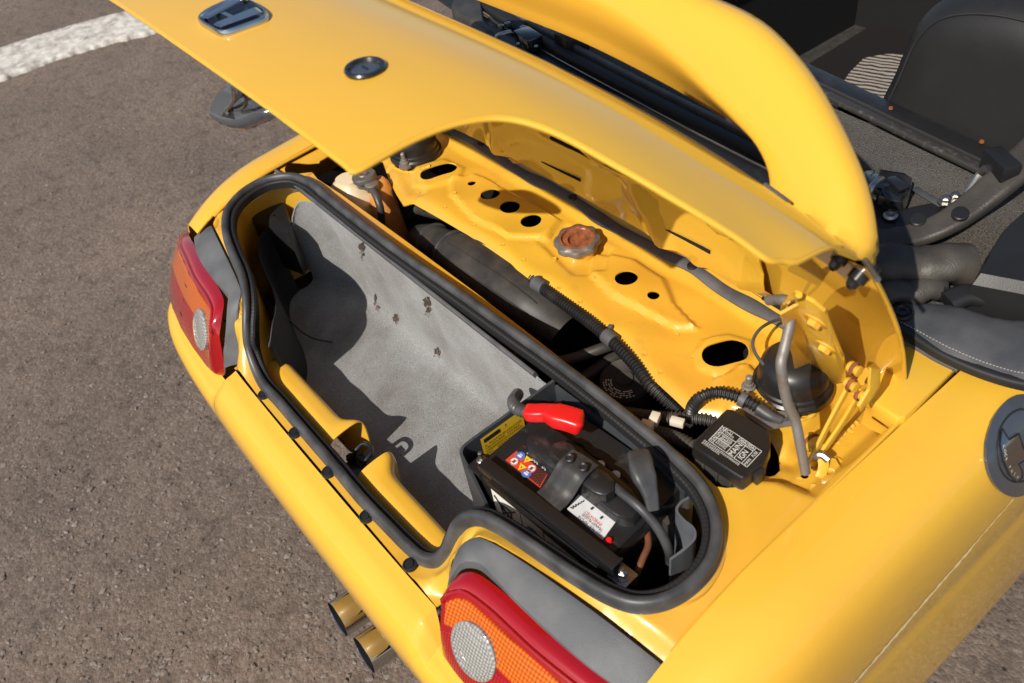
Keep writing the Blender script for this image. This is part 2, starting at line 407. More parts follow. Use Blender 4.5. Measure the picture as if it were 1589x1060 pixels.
def basis(axis, hint=(0, 0, 1)):
    a = unit(axis); h = np.array(hint, float)
    if abs(a @ unit(h)) > .95: h = np.array([1.0, 0, 0])
    u = unit(np.cross(h, a)); w = np.cross(a, u); return u, w, a
def g_lathe(g, prof, c=(0, 0, 0), axis=(0, 0, 1), n=28, wob=None):
    """prof: list (r, h) along axis"""
    u, w, a = basis(axis); c = np.array(c, float); v = []; k = len(prof)
    for i in range(n):
        t = 2 * math.pi * i / n
        for r, h in prof:
            rr = r if wob is None else r * wob(t, h)
            v.append(c + (u * math.cos(t) + w * math.sin(t)) * rr + a * h)
    f = []
    for i in range(n):
        j = (i + 1) % n
        for q in range(k - 1): f.append((i * k + q, j * k + q, j * k + q + 1, i * k + q + 1))
    return g.add(v, f)
def lathe(name, prof, c, axis, material, parent, n=28, wob=None, **kw):
    return g_lathe(G(), prof, c, axis, n, wob).make(name, material, parent, **kw)
def g_loft(g, curves, closed_u=False, cap=False):
    k = len(curves[0]); v = [p for c in curves for p in c]; f = []
    for i in range(len(curves) - 1):
        for a in range(k if closed_u else k - 1):
            b = (a + 1) % k
            f.append((i * k + a, i * k + b, (i + 1) * k + b, (i + 1) * k + a))
    if cap:
        f.append(tuple(range(k))[::-1]); f.append(tuple((len(curves) - 1) * k + a for a in range(k)))
    return g.add(v, f)
def g_box(g, c, size, ax=((1, 0, 0), (0, 1, 0), (0, 0, 1)), taper=1.0):
    c = np.array(c, float); X, Y, Z = [np.array(a, float) for a in ax]; v = []
    for dz in (-1, 1):
        t = taper if dz > 0 else 1.0
        for dx, dy in ((-1, -1), (1, -1), (1, 1), (-1, 1)):
            v.append(c + X * dx * size[0] / 2 * t + Y * dy * size[1] / 2 * t + Z * dz * size[2] / 2)
    return g.add(v, [(3, 2, 1, 0), (4, 5, 6, 7), (0, 1, 5, 4), (1, 2, 6, 5), (2, 3, 7, 6), (3, 0, 4, 7)])
def box(name, c, size, material, parent, ax=((1, 0, 0), (0, 1, 0), (0, 0, 1)), bevel=.002, taper=1.0, **kw):
    return g_box(G(), c, size, ax, taper).make(name, material, parent, bevel=bevel, **kw)
def rot2(deg):
    a = math.radians(deg); return (np.array([math.cos(a), math.sin(a), 0]), np.array([-math.sin(a), math.cos(a), 0]), np.array([0, 0, 1.0]))
def rrect(w, h, r, n=5):
    out = []
    for cx, cy, a0 in ((w / 2 - r, h / 2 - r, 0), (-w / 2 + r, h / 2 - r, 90), (-w / 2 + r, -h / 2 + r, 180), (w / 2 - r, -h / 2 + r, 270)):
        for i in range(n + 1):
            a = math.radians(a0 + 90 * i / n); out.append((cx + r * math.cos(a), cy + r * math.sin(a)))
    return out
def g_prism(g, poly, h0, h1, c, ax, inset=0.0, steps=((0, 1.0), (1, 1.0))):
    """extrude polygon in plane ax[0],ax[1] along ax[2]; steps of (t, scale)"""
    c = np.array(c, float); X, Y, Z = [np.array(a, float) for a in ax]; k = len(poly)
    P2 = np.array(poly); m0 = P2.mean(0); rings = []
    for t, s in steps:
        q = m0 + (P2 - m0) * s
        rings.append([c + X * a + Y * b + Z * (h0 + (h1 - h0) * t) for a, b in q])
    return g_loft(g, rings, True, True)
def prism(name, poly, h0, h1, c, ax, material, parent, steps=((0, 1.0), (1, 1.0)), bevel=0, **kw):
    return g_prism(G(), poly, h0, h1, c, ax, 0, steps).make(name, material, parent, bevel=bevel, **kw)

def inside(poly, x, y):
    poly = np.asarray(poly, float); r = np.zeros(len(x), bool); n = len(poly)
    for i in range(n):
        x1, y1 = poly[i][:2]; x2, y2 = poly[(i + 1) % n][:2]
        if y1 == y2: continue
        c = ((y1 > y) != (y2 > y)) & (x < (x2 - x1) * (y - y1) / (y2 - y1) + x1); r ^= c
    return r
def dist_poly(poly, x, y, closed=True):
    poly = np.asarray(poly, float); n = len(poly); d = np.full(len(x), 1e9)
    for i in range(n if closed else n - 1):
        a = poly[i][:2]; b = poly[(i + 1) % n][:2]; ab = b - a; L = ab @ ab + 1e-15
        t = np.clip(((x - a[0]) * ab[0] + (y - a[1]) * ab[1]) / L, 0, 1)
        d = np.minimum(d, np.hypot(x - a[0] - t * ab[0], y - a[1] - t * ab[1]))
    return d
def sdist(poly, x, y):
    d = dist_poly(poly, x, y); return np.where(inside(poly, x, y), d, -d)
def resample(poly, res, closed=True):
    p = np.asarray(poly, float)[:, :2]; out = []
    n = len(p)
    for i in range(n if closed else n - 1):
        a = p[i]; b = p[(i + 1) % n]; k = max(1, int(np.linalg.norm(b - a) / res + .5))
        for j in range(k): out.append(a + (b - a) * j / k)
    return np.array(out)
def cdt(outline, holes, res):
    loops = [resample(outline, res * .8)] + [resample(h, res * .7) for h in holes]
    o = loops[0]
    xs = np.arange(o[:, 0].min(), o[:, 0].max(), res); ys = np.arange(o[:, 1].min(), o[:, 1].max(), res)
    gx, gy = np.meshgrid(xs, ys); gx = gx + (np.arange(len(ys)) % 2)[:, None] * res * .5
    gx = gx.ravel(); gy = gy.ravel(); ok = inside(o, gx, gy)
    gx = gx[ok]; gy = gy[ok]; ok = np.ones(len(gx), bool)
    for h in loops: ok &= dist_poly(h, gx, gy) > res * .55
    for h in loops[1:]: ok &= ~inside(h, gx, gy)
    gx = gx[ok]; gy = gy[ok]
    pts = []; edges = []
    for lp in loops:
        b = len(pts); k = len(lp); pts.extend([Vector((float(a), float(c))) for a, c in lp]); edges.extend([(b + i, b + (i + 1) % k) for i in range(k)])
    pts.extend([Vector((float(a), float(c))) for a, c in zip(gx, gy)])
    vs, es, fs, *_ = delaunay_2d_cdt(pts, edges, [], 0, 1e-7)
    V = np.array([(v.x, v.y) for v in vs]); F = np.array([f[:] for f in fs])
    cx = V[F].mean(1); ok = inside(o, cx[:, 0], cx[:, 1])
    for h in loops[1:]: ok &= ~inside(h, cx[:, 0], cx[:, 1])
    return V, F[ok]
def sheet(name, outline, holes, hfun, res, material, parent, thick=.0016, thick_off=-1, **kw):
    V, F = cdt(outline, holes, res)
    z = hfun(V[:, 0], V[:, 1])
    # faces wound counter-clockwise seen from above
    a = V[F]; cr = (a[:, 1, 0] - a[:, 0, 0]) * (a[:, 2, 1] - a[:, 0, 1]) - (a[:, 1, 1] - a[:, 0, 1]) * (a[:, 2, 0] - a[:, 0, 0])
    F = np.where((cr > 0)[:, None], F, F[:, ::-1])
    return make(name, np.c_[V, z], F, material, parent, thick=thick, thick_off=thick_off, **kw)
def puff(name, outline2, origin, ax, depth, edge, material, parent, res=.012, back=True, extra=None, **kw):
    """cushion: outline in plane ax[0], ax[1], swelling along ax[2]"""
    V, F = cdt(outline2, [], res); d = dist_poly(outline2, V[:, 0], V[:, 1])
    t = np.clip(d / edge, 0, 1); h = depth * np.sqrt(np.clip(1 - (1 - t) ** 2, 0, 1))
    if extra is not None: h = h + extra(V[:, 0], V[:, 1], d)
    X, Y, Z = [np.array(a, float) for a in ax]; o = np.array(origin, float)
    top = o + V[:, :1] * X + V[:, 1:] * Y + h[:, None] * Z
    g = G(); g.add(top, F)
    if back: g.add(o + V[:, :1] * X + V[:, 1:] * Y - (h * .6)[:, None] * Z, F[:, ::-1])
    return g.make(name, material, parent, **kw)

def text_geo(body, size, align='CENTER'):
    cu = bpy.data.curves.new('text', 'FONT'); cu.body = body; cu.size = size; cu.align_x = align; cu.align_y = 'CENTER'
    o = bpy.data.objects.new('text', cu); col.objects.link(o)
    dg = bpy.context.evaluated_depsgraph_get(); me = o.evaluated_get(dg).to_mesh()
    v = [tuple(q.co) for q in me.vertices]; f = [tuple(p.vertices) for p in me.polygons]
    bpy.data.objects.remove(o); bpy.data.curves.remove(cu)
    return v, f
def g_text(g, body, size, c, ax, align='CENTER', sx=1.0):
    v, f = text_geo(body, size, align); X, Y, Z = [np.array(a, float) for a in ax]; c = np.array(c, float)
    return g.add([c + X * q[0] * sx + Y * q[1] for q in v], f)
def g_rect(g, x0, y0, x1, y1, c, ax):
    X, Y, Z = [np.array(a, float) for a in ax]; c = np.array(c, float)
    return g.add([c + X * a + Y * b for a, b in ((x0, y0), (x1, y0), (x1, y1), (x0, y1))], [(0, 1, 2, 3)])
def g_poly(g, pts, c, ax):
    X, Y, Z = [np.array(a, float) for a in ax]; c = np.array(c, float)
    return g.add([c + X * a + Y * b for a, b in pts], [tuple(range(len(pts)))])
def bvh_of(o):
    dg = bpy.context.evaluated_depsgraph_get(); e = o.evaluated_get(dg); me = e.to_mesh()
    mw = o.matrix_world.copy()
    if o.parent is not None: mw = o.parent.matrix_world @ o.matrix_parent_inverse @ o.matrix_basis
    t = BVHTree.FromPolygons([tuple(mw @ v.co) for v in me.vertices], [tuple(p.vertices) for p in me.polygons]); e.to_mesh_clear(); return t
def hit(tree, px, py):
    d = unit(ray(px, py)); loc, nor, i, dist = tree.ray_cast(Vector(CAM), Vector(d))
    if loc is None: return None, None
    nor = np.array(nor)
    if nor @ d > 0: nor = -nor
    return np.array(loc), nor
def drape(name, pts_px, tree, off, res_px, material, parent, holes=(), thick=0.0, **kw):
    """a flat shape measured in the photograph laid on a built surface, lifted off along its normal"""
    V, F = cdt(pts_px, holes, res_px); P = []; bad = False
    for a, b in V:
        l, nn = hit(tree, a, b)
        if l is None: l = P[-1] if P else np.zeros(3); nn = np.array([0, 0, 0.])
        P.append(l + nn * off)
    P = np.array(P)
    return make(name, P, F, material, parent, thick=thick, thick_off=0, **kw)
mir = lambda L: [(-p[0], p[1], p[2]) for p in L]
# ================================================================ GROUND
def build_ground():
    n = 60; L = 60.0
    v = []; f = []
    for i in range(n + 1):
        for j in range(n + 1):
            a = (i / n - .5) * 2; b = (j / n - .5) * 2
            v.append((math.copysign(abs(a) ** 2.2, a) * L, math.copysign(abs(b) ** 2.2, b) * L, 0))
    for i in range(n):
        for j in range(n):
            f.append((i * (n + 1) + j, (i + 1) * (n + 1) + j, (i + 1) * (n + 1) + j + 1, i * (n + 1) + j + 1))
    o = make('ground', v, f, 'asphalt'); tag(o, kind='structure')
    # loose chippings bedded in the worn asphalt
    bm = bmesh.new(); bmesh.ops.create_icosphere(bm, subdivisions=1, radius=1.0)
    bv = np.array([q.co[:] for q in bm.verts]); bf = [[q.index for q in p.verts] for p in bm.faces]; bm.free()
    V = []; Fc = []; N = 7000; k = 0
    while k < N:
        px = rng.uniform(-60, 760); py = rng.uniform(-40, 1100)
        p = on_z(px, py, 0)
        dd = np.linalg.norm(p - CAM)
        if dd > 5.5 or rng.random() > (2.6 / dd) ** 2: continue
        if p[0] > -.62 and p[1] > -.02: k += 1; continue
        r = .0014 + .0048 * rng.random() ** 5.0
        sc = np.array([r * rng.uniform(.8, 1.5), r * rng.uniform(.8, 1.5), r * rng.uniform(.4, .8)])
        a = rng.uniform(0, 6.28); R = np.array([[math.cos(a), -math.sin(a), 0], [math.sin(a), math.cos(a), 0], [0, 0, 1]])
        q = (bv * (1 + .25 * rng.standard_normal((len(bv), 1))) * sc) @ R.T + np.array([p[0], p[1], r * .12])
        b = len(V) * len(bv); V.append(q); Fc.append(np.array(bf) + b); k += 1
    V = np.vstack(V); Fc = np.vstack(Fc)
    me = bpy.data.meshes.new('gravel'); me.from_pydata(V.tolist(), [], Fc.tolist()); me.materials.append(MATS['stone'])
    o = bpy.data.objects.new('gravel', me); col.objects.link(o)
    tag(o, 'loose brown and grey chippings bedded in the worn asphalt', 'gravel', kind='stuff')
    # painted line, thick and crumbling at its near edge
    near = [on_z(*p, .0) for p in ((-330, 225), (-160, 176), (0, 127), (110, 88), (240, 53), (420, 4), (640, -55))]
    far = [on_z(*p, .0) for p in ((-330, 165), (-160, 125), (0, 78), (110, 44), (215, 16), (420, -42), (640, -100))]
    ext = lambda L: [L[0] + (L[0] - L[1]) * 12] + L + [L[-1] + (L[-1] - L[-2]) * 8]
    near = ext(near); far = ext(far)
    N = 1500; a = spline(near, N); b = spline(far, N)
    jag = np.convolve(rng.standard_normal(N + 8), np.ones(3) / 3, 'same')[:N] * .0065 + np.convolve(rng.standard_normal(N + 40), np.ones(15) / 15, 'same')[:N] * .020
    jag2 = np.convolve(rng.standard_normal(N + 8), np.ones(4) / 4, 'same')[:N] * .004
    d = b - a; d = d / np.linalg.norm(d, axis=1)[:, None]
    a = a + d * jag[:, None]; b = b + d * jag2[:, None]
    rows = []
    up = np.array([0, 0, 1.0])
    rows.append(a + up * .0005)
    rows.append(a + d * .003 + up * .014)
    rows.append(a + d * .010 + up * .019)
    for t in np.linspace(.06, .94, 9):
        rows.append(a + (b - a) * t + up * (.021 + .0008 * rng.standard_normal(N)[:, None]))
    rows.append(b - d * .004 + up * .014); rows.append(b + up * .0005)
    g = G(); g_loft(g, [r for r in rows])
    tag(g.make('parking_line', 'line_paint', sharp=60), kind='structure')
build_ground()

# ================================================================ CAR
car = empty('sports_car', (0, .6, 0))
tag(car, 'yellow open-top sports car with its rear lid raised over the open luggage bay', 'car')

# --- luggage bay rim: path of the rubber seal, measured left to right (pixel, height)
SEAL_L = [((561, 772), .625), ((519.6, 722.6), .625), ((474, 670), .625), ((433, 622), .625), ((408, 594), .629), ((396, 571), .64), ((386, 540), .664), ((383, 510), .693), ((383, 480), .716), ((381, 452), .731), ((374.5, 424), .74), ((360, 390), .748), ((350, 356), .753), ((355, 325), .755), ((378, 299), .756), ((412, 280), .757), ((452, 274), .758), ((480, 284), .758), ((505, 304), .758)]
SEAL_F = [((570, 355), .760), ((640, 406), .761), ((713, 456), .761), ((789, 510), .761), ((864, 563), .760), ((921, 606), .759), ((970, 645), .758), ((1020, 686), .757), ((1060, 722), .757), ((1090, 756), .756)]
SEAL_R = [((1108, 793), .756), ((1112, 832), .756), ((1101, 872), .756), ((1070, 908), .756), ((1030, 930), .755), ((988, 935), .753), ((950, 924), .750), ((900, 896), .745), ((850, 863), .741), ((800, 829), .737), ((770, 811), .733), ((745, 801), .726), ((724, 803), .715), ((709, 816), .697), ((700, 836), .672), ((690, 856), .648), ((675, 867), .632), ((655, 864), .626), ((632, 845), .625), ((606, 819), .625)]
SEAL = np.array([on_z(*p, z) for p, z in SEAL_L + SEAL_F + SEAL_R])
SEALP = spline(SEAL, 420, True)
# direction into the opening at each point of the rim
_T = np.roll(SEALP, -1, 0) - np.roll(SEALP, 1, 0); _T[:, 2] = 0; _T /= np.linalg.norm(_T, axis=1)[:, None]
IN = np.c_[_T[:, 1], -_T[:, 0], np.zeros(len(_T))]
if (IN[100] @ (SEALP.mean(0) - SEALP[100])) < 0: IN = -IN
_sy = np.array([0, .009, .013, .026, .044, .065, .079, .092, .113, .14, .237, .40]); _sz = np.array([.612, .612, .627, .662, .697, .718, .728, .736, .741, .744, .746, .748])
def rim_z(y): return np.interp(y, _sy, _sz)

# --- deck and engine-bay sheet metal as a height field
BAY_REAR = [on_z(*p, .728)[:2] for p in ((600, 268), (612, 292), (624, 313), (640, 311), (675, 331), (724, 359), (770, 390), (804, 416), (826, 433), (845, 441), (883, 472), (913, 491), (935, 514), (958, 522), (976, 541), (996, 568), (1031, 601), (1066, 632))]
WELL = [on_z(*p, .742)[:2] for p in ((1085, 628), (1110, 632), (1150, 642), (1188, 655), (1203, 672), (1212, 692), (1213, 713), (1203, 724), (1186, 732), (1169, 744), (1150, 760), (1127, 760), (1111, 757))]
BAY = [(-.545, .405), (-.53, .430), (-.47, .438)] + BAY_REAR + WELL + [(.462, .300), (.44, .304), (.20, .309), (0, .312), (-.2, .312), (-.40, .310), (-.48, .306), (-.515, .312), (-.54, .345)]
BAY = [tuple(map(float, p)) for p in BAY]
def pxz(pts, z): return [tuple(on_z(*p, z)[:2]) for p in pts]
PLATEAUS = [  # polygon, height, edge width
    (pxz(((700, 280), (738, 272), (800, 305), (870, 345), (850, 372), (790, 372), (735, 340), (700, 305)), .73), .007, .012),
    (pxz(((925, 395), (985, 408), (1030, 436), (1046, 474), (1082, 512), (1050, 512), (1005, 490), (950, 462), (915, 425)), .73), .009, .014),
    (pxz(((1080, 545), (1092, 530), (1130, 522), (1165, 530), (1168, 552), (1150, 575), (1110, 582), (1085, 570)), .73), .006, .012),
    (pxz(((640, 262), (690, 248), (720, 262), (715, 280), (665, 292), (640, 285)), .73), .005, .012),
    (pxz(((1110, 590), (1160, 568), (1215, 620), (1200, 655), (1130, 640)), .73), .010, .012),
]
HOLLOW = [
    (pxz(((835, 375), (880, 350), (950, 390), (940, 425), (890, 428)), .73), -.005, .012),
    (pxz(((590, 262), (640, 250), (660, 300), (625, 312), (605, 290)), .73), -.004, .010),
]
RECESS = pxz(((1168, 742), (1186, 731), (1204, 724), (1214, 713), (1216, 697), (1230, 684), (1243, 665), (1262, 640), (1290, 600), (1345, 560), (1410, 560), (1440, 610), (1380, 660), (1322, 712), (1290, 735), (1262, 768), (1235, 757), (1205, 745)), .742)
def h_deck(x, y):
    x = np.asarray(x, float); y = np.asarray(y, float); ax = np.abs(x)
    z = rim_z(y)
    near = (y < .34)
    if near.any():
        xn, yn = x[near], y[near]; dm = np.full(len(xn), 9.0); zm = np.zeros(len(xn)); wm = np.full(len(xn), 1e-12)
        for s0 in range(0, len(SEALP), 2):
            dd = np.hypot(xn - SEALP[s0, 0], yn - SEALP[s0, 1]); dm = np.minimum(dm, dd); ww = np.exp(-(dd / .010) ** 2) + 1e-9 / (dd + 1e-3) ** 4; zm += ww * SEALP[s0, 2]; wm += ww
        zm = zm / wm
        wgt = sstep(.045, .014, dm); zz = z[near]; z = z.copy(); z[near] = zz * (1 - wgt) + (zm - .0118) * wgt
    z = z + .02 * np.clip(y - .25, 0, .2) * 0
    z = z - .026 * np.clip(ax / .575, 0, 1.2) ** 16 * sstep(.30, .10, y)
    tw = sstep(.020, .002, dist_poly(TRIM_T, ax, y, False)) * (y < .2); z = z * (1 - tw) + (np.interp(ax, [p[0] for p in TRIM_T], [p[2] for p in TRIM_T]) + .0012) * tw
    w = sstep(.345, .375, y) * sstep(.53, .49, ax)          # cross member lies lower than the deck
    base = .728 + .004 * np.cos(ax * 3)
    z = z * (1 - w) + base * w
    front = np.clip(y - .545, 0, .2)
    z = z + w * (front * .35)
    for poly, h, e in PLATEAUS + HOLLOW: z = z + h * sstep(-e * .36, e * .36, sdist(poly, x, y))
    z = z - .022 * sstep(-.010, .016, sdist(RECESS, x, y))
    # rolled edge along the engine opening
    d = dist_poly(BAY, x, y); z = z - w * .010 * np.exp(-(d / .007) ** 1.4)
    # shallow sunk panel beside the seal on the left shoulder
    z = z - .006 * sstep(.0, .02, -(x + .50)) * sstep(.10, .14, y) * sstep(.575, .55, ax)
    z = z + .0022 * np.sin(x * 38 + 2) * np.sin(y * 55) * w
    return z
def disc_px(px, py, rpx, rpy, ang, z, n=22):
    c = on_z(px, py, z); out = []
    for i in range(n):
        t = 2 * math.pi * i / n; a, b = rpx * math.cos(t), rpy * math.sin(t); q = math.radians(ang)
        out.append(tuple(on_z(px + a * math.cos(q) - b * math.sin(q), py + a * math.sin(q) + b * math.cos(q), z)[:2]))
    return out
def stadium(px1, py1, px2, py2, r, z, n=10):
    a = on_z(px1, py1, z)[:2]; b = on_z(px2, py2, z)[:2]; d = unit(b - a); nn = np.array([-d[1], d[0]]); out = []
    for c, s in ((b, 0), (a, 180)):
        for i in range(n + 1):
            t = math.radians(-90 + 180 * i / n + s); out.append(tuple(c + d * r * math.cos(t) + nn * r * math.sin(t)))
    return out
def circle(px, py, r, z, n=24):
    c = on_z(px, py, z); return [(c[0] + r * math.cos(2 * math.pi * i / n), c[1] + r * math.sin(2 * math.pi * i / n)) for i in range(n)]
HOLES = [stadium(667, 271.5, 695, 263.5, .0180, .732), circle(732, 285, .0072, .735), circle(761, 303.5, .0172, .736), circle(791.5, 323, .0172, .736), circle(824, 343.5, .0175, .736),
         circle(972, 434, .0172, .738), circle(1014, 460, .0088, .738), stadium(1113, 552, 1139, 545, .0205, .735), circle(1248, 741, .0045, .722),
         stadium(455, 262, 500, 258, .016, .742)]
trunk_hole = [tuple(p) for p in (SEALP + IN * .004)[:, :2]]
seam_y = np.linspace(.12, .60, 14)
DECK_OUT = [(.572, float(y)) for y in seam_y] + [(.572, .625), (.42, .635), (.2, .64), (0, .642), (-.2, .64), (-.42, .635), (-.572, .625)] + [(-.572, float(y)) for y in seam_y[::-1]]
TRIM_T = [(.306, .034, .690), (.311, .048, .712), (.322, .062, .722), (.345, .069, .728), (.385, .078, .730), (.43, .087, .729), (.492, .099, .724), (.535, .107, .716), (.569, .114, .706)]
DECK_OUT += [(-p[0] - 0.0, p[1] + .003) for p in TRIM_T[::-1]] + [(-.300, .016), (-.298, -.007), (.298, -.007), (.300, .016)] + [(p[0], p[1] + .003) for p in TRIM_T]
deck = sheet('deck_panel', DECK_OUT, [trunk_hole, BAY] + HOLES, h_deck, .0041, 'yellow_bay_paint', car, thick=.0022)
deck['label'] = 'yellow sheet metal round the luggage bay and across the engine bay'

# --- fenders
_fy = [(.572, .7515), (.60, .7535), (.628, .750), (.650, .738), (.666, .716), (.676, .685), (.683, .645), (.687, .60), (.6885, .560), (.6905, .552), (.696, .50), (.701, .43), (.7035, .36), (.7035, .315), (.699, .298), (.684, .290), (.660, .30)]
def fender(sgn):
    prof = np.array(_fy); prof = spline(prof, 46); ys = np.r_[np.linspace(.085, .2, 10), np.linspace(.22, 1.25, 36)]
    curves = []
    for y in ys:
        q = prof.copy(); t = np.clip((.26 - y) / .18, 0, 1)
        top = sstep(.50, .70, q[:, 1])
        q[:, 1] += top * (np.clip(y - .2, 0, .4) * .045) - top * .052 * t ** 2.0
        q[:, 0] -= sstep(.575, .66, q[:, 0]) * .020 * t ** 2
        q[:, 0] += np.clip(y - .25, 0, .35) * .02
        curves.append([(sgn * a, y, b) for a, b in q])
    g = G(); g_loft(g, curves)
    return g.make('fender', 'yellow_paint', car, thick=.003, thick_off=0)
fender_r = fender(1); fender_l = fender(-1)

# --- bumper
BPLAN = spline([(-.699, .30), (-.697, .16), (-.690, .085), (-.672, .020), (-.640, -.018), (-.58, -.042), (-.48, -.057), (-.3, -.0655), (-.15, -.068), (0, -.0685), (.15, -.068), (.3, -.0655), (.48, -.057), (.58, -.042), (.640, -.018), (.672, .020), (.690, .085), (.697, .16), (.699, .30)], 150)
def bumper():
    T = np.gradient(BPLAN, axis=0); T /= np.linalg.norm(T, axis=1)[:, None]; Nn = np.c_[-T[:, 1], T[:, 0]]
    # profile: inward distance, height
    base = spline([(.0585, .6065), (.048, .6035), (.034, .600), (.031, .5965), (.018, .588), (.006, .570), (.0, .545), (-.001, .510), (.003, .46), (.010, .40), (.022, .33), (.05, .28)], 44)
    curves = []
    for p, nn in zip(BPLAN, Nn):
        w = float(sstep(.302, .318, abs(p[0]))); q = base.copy()
        t = np.linspace(0, 1, len(q)); k = sstep(.42, .0, t)
        q[:, 0] = q[:, 0] * (1 - w) + w * np.where(q[:, 0] > .03, .03 + (q[:, 0] - .03) * .35, q[:, 0])
        q[:, 1] = q[:, 1] - w * k * .034
        side = float(sstep(.03, .12, p[1])); q[:, 1] -= side * k * .03
        curves.append([(p[0] + nn[0] * a, p[1] + nn[1] * a, b) for a, b in q])
    g = G(); g_loft(g, curves); o = g.make('bumper', 'yellow_paint', car, thick=.003, thick_off=0)
    return o
bumper_o = bumper()
# black tube drawn as the shade in the gap between bumper and sill ledge
g = G(); g_tube(g, [(-.302, -.0075, .5985), (0, -.0085, .5985), (.302, -.0075, .5985)], .0045, 30, 8); g.make('bumper_gap_shade', 'black_rubber', car)
for s in (1, -1):
    g = G(); g_sweep(g, spline([(s * .302, -.012, .575), (s * .300, .0, .60), (s * .301, .016, .630), (s * .304, .03, .672)], 14), [(-.004, -.002), (.004, -.002), (.004, .002), (-.004, .002)], up=np.array([0, 1.0, .3]))
    g.make('lamp_side_gasket', 'black_rubber', car)

# --- trim panels above the lamps
TRIM_B = [(.318, .010, .668), (.327, .033, .706), (.346, .046, .712), (.375, .0475, .712), (.408, .048, .711), (.462, .052, .706), (.509, .058, .700), (.550, .067, .694), (.590, .080, .688)]
def lamp_trim(s):
    a = spline([(s * p[0], p[1], p[2]) for p in [(.300, .004, .612), (.302, .018, .645)] + TRIM_T], 56); b = spline([(s * p[0], p[1], p[2]) for p in [(.330, -.018, .596), (.324, -.004, .636)] + TRIM_B], 56)
    rows = [a + np.array([0, .001, -.014]), a + np.array([0, 0, -.003]), a + (b - a) * .04]
    for t in np.linspace(.1, .9, 9): rows.append(a + (b - a) * t + np.array([0, 0, .0022 * math.sin(math.pi * t)]))
    rows += [b, b + np.array([0, -.002, -.012])]
    g = G(); g_loft(g, rows); return g.make('lamp_trim', 'trim_plastic', car, thick=.002, thick_off=0)
lamp_trim(1); lamp_trim(-1)

# --- tail lamps
LT = [(.322, .000, .668), (.331, .020, .694), (.345, .034, .704), (.38, .043, .7055), (.46, .051, .701), (.54, .065, .692), (.60, .074, .682), (.640, .083, .670), (.668, .105, .655)]
LB = [(.330, -.016, .596), (.336, -.022, .578), (.355, -.025, .570), (.40, -.026, .566), (.50, -.021, .561), (.58, -.010, .557), (.64, .006, .553), (.672, .028, .550), (.684, .062, .548)]
def tail_lamp(s):
    nu = 60; a = spline([(s * p[0], p[1], p[2]) for p in LT], nu); b = spline([(s * p[0], p[1], p[2]) for p in LB], nu)
    outw = np.zeros((nu, 3))
    T = np.gradient((a + b) / 2, axis=0)
    for i in range(nu):
        o = np.cross(T[i], b[i] - a[i]); o = unit(o)
        if o[1] > 0: o = -o
        outw[i] = o
    def S(u, v, off=0.0):
        x = u * (nu - 1); i = int(min(max(math.floor(x), 0), nu - 2)); t = x - i
        A = a[i] * (1 - t) + a[i + 1] * t; B = b[i] * (1 - t) + b[i + 1] * t; O = outw[i] * (1 - t) + outw[i + 1] * t
        e = min(1.0, min(v, 1 - v) / .085); bul = .0135 * (1 - (1 - e) ** 2) + .006 * math.sin(math.pi * v)
        eu = min(1.0, min(u, 1.02 - u) / .06); bul *= (1 - (1 - eu) ** 2)
        return A + (B - A) * v + O * (bul + off)
    g = G(); nv = 40
    g_loft(g, [[S(i / (nu - 1), j / nv) for j in range(nv + 1)] for i in range(nu)])
    lamp = g.make('tail_lamp', 'red_lens', car, thick=.002, thick_off=0)
    def patch(name, u0, u1, v0, v1, off, material, n=26, m2=18, cut=None, round_=.25):
        pts = []; fs = []
        # rounded patch in parameter space
        g2 = G(); ring = []
        rr = rrect(1, 1, round_, 6)
        def ev(p, k, o2): return S(u0 + (u1 - u0) * (.5 + p[0] * k), v0 + (v1 - v0) * (.5 + p[1] * k), o2)
        rr2 = []
        for i in range(len(rr)):
            p, q = np.array(rr[i]), np.array(rr[(i + 1) % len(rr)])
            for t in range(4): rr2.append(p + (q - p) * t / 4)
        levels = [(1.0, 0.0), (1.0, off * .6), (.97, off)] + [(k, off) for k in np.linspace(.9, .05, 12)]
        g_loft(g2, [[ev(p, k, o2) for p in rr2] for k, o2 in levels], True)
        return g2.make(name, material, lamp)
    patch('red_prism', .05, .95, .52, .93, .0022, 'red_prism', round_=.10)
    patch('amber_lens', .08, .93, .17, .47, .0028, 'amber_lens', round_=.12)
    g2 = G()
    ridge = [S(u, .115, .0018) for u in np.linspace(.03, .97, 40)]
    g_tube(g2, ridge, .0034, 60, 8); g2.make('lens_ridge', 'red_lens', lamp)
    # reversing lamp: bezel ring and prismatic disc
    c = S(.222, .51, 0); n_ = unit(np.cross(S(.252, .51) - S(.192, .51), S(.222, .59) - S(.222, .43)))
    if n_[1] > 0: n_ = -n_
    c = c - n_ * .001
    lathe('reverse_lens', [(.0365, -.004), (.0365, .0065), (.034, .0085), (.030, .0088), (.029, .0076), (.020, .0084), (.019, .0076), (.010, .0084), (.0, .0086)], c, n_, 'clear_lens', lamp, 48)
    return lamp
lamp_r = tail_lamp(1); lamp_l = tail_lamp(-1)

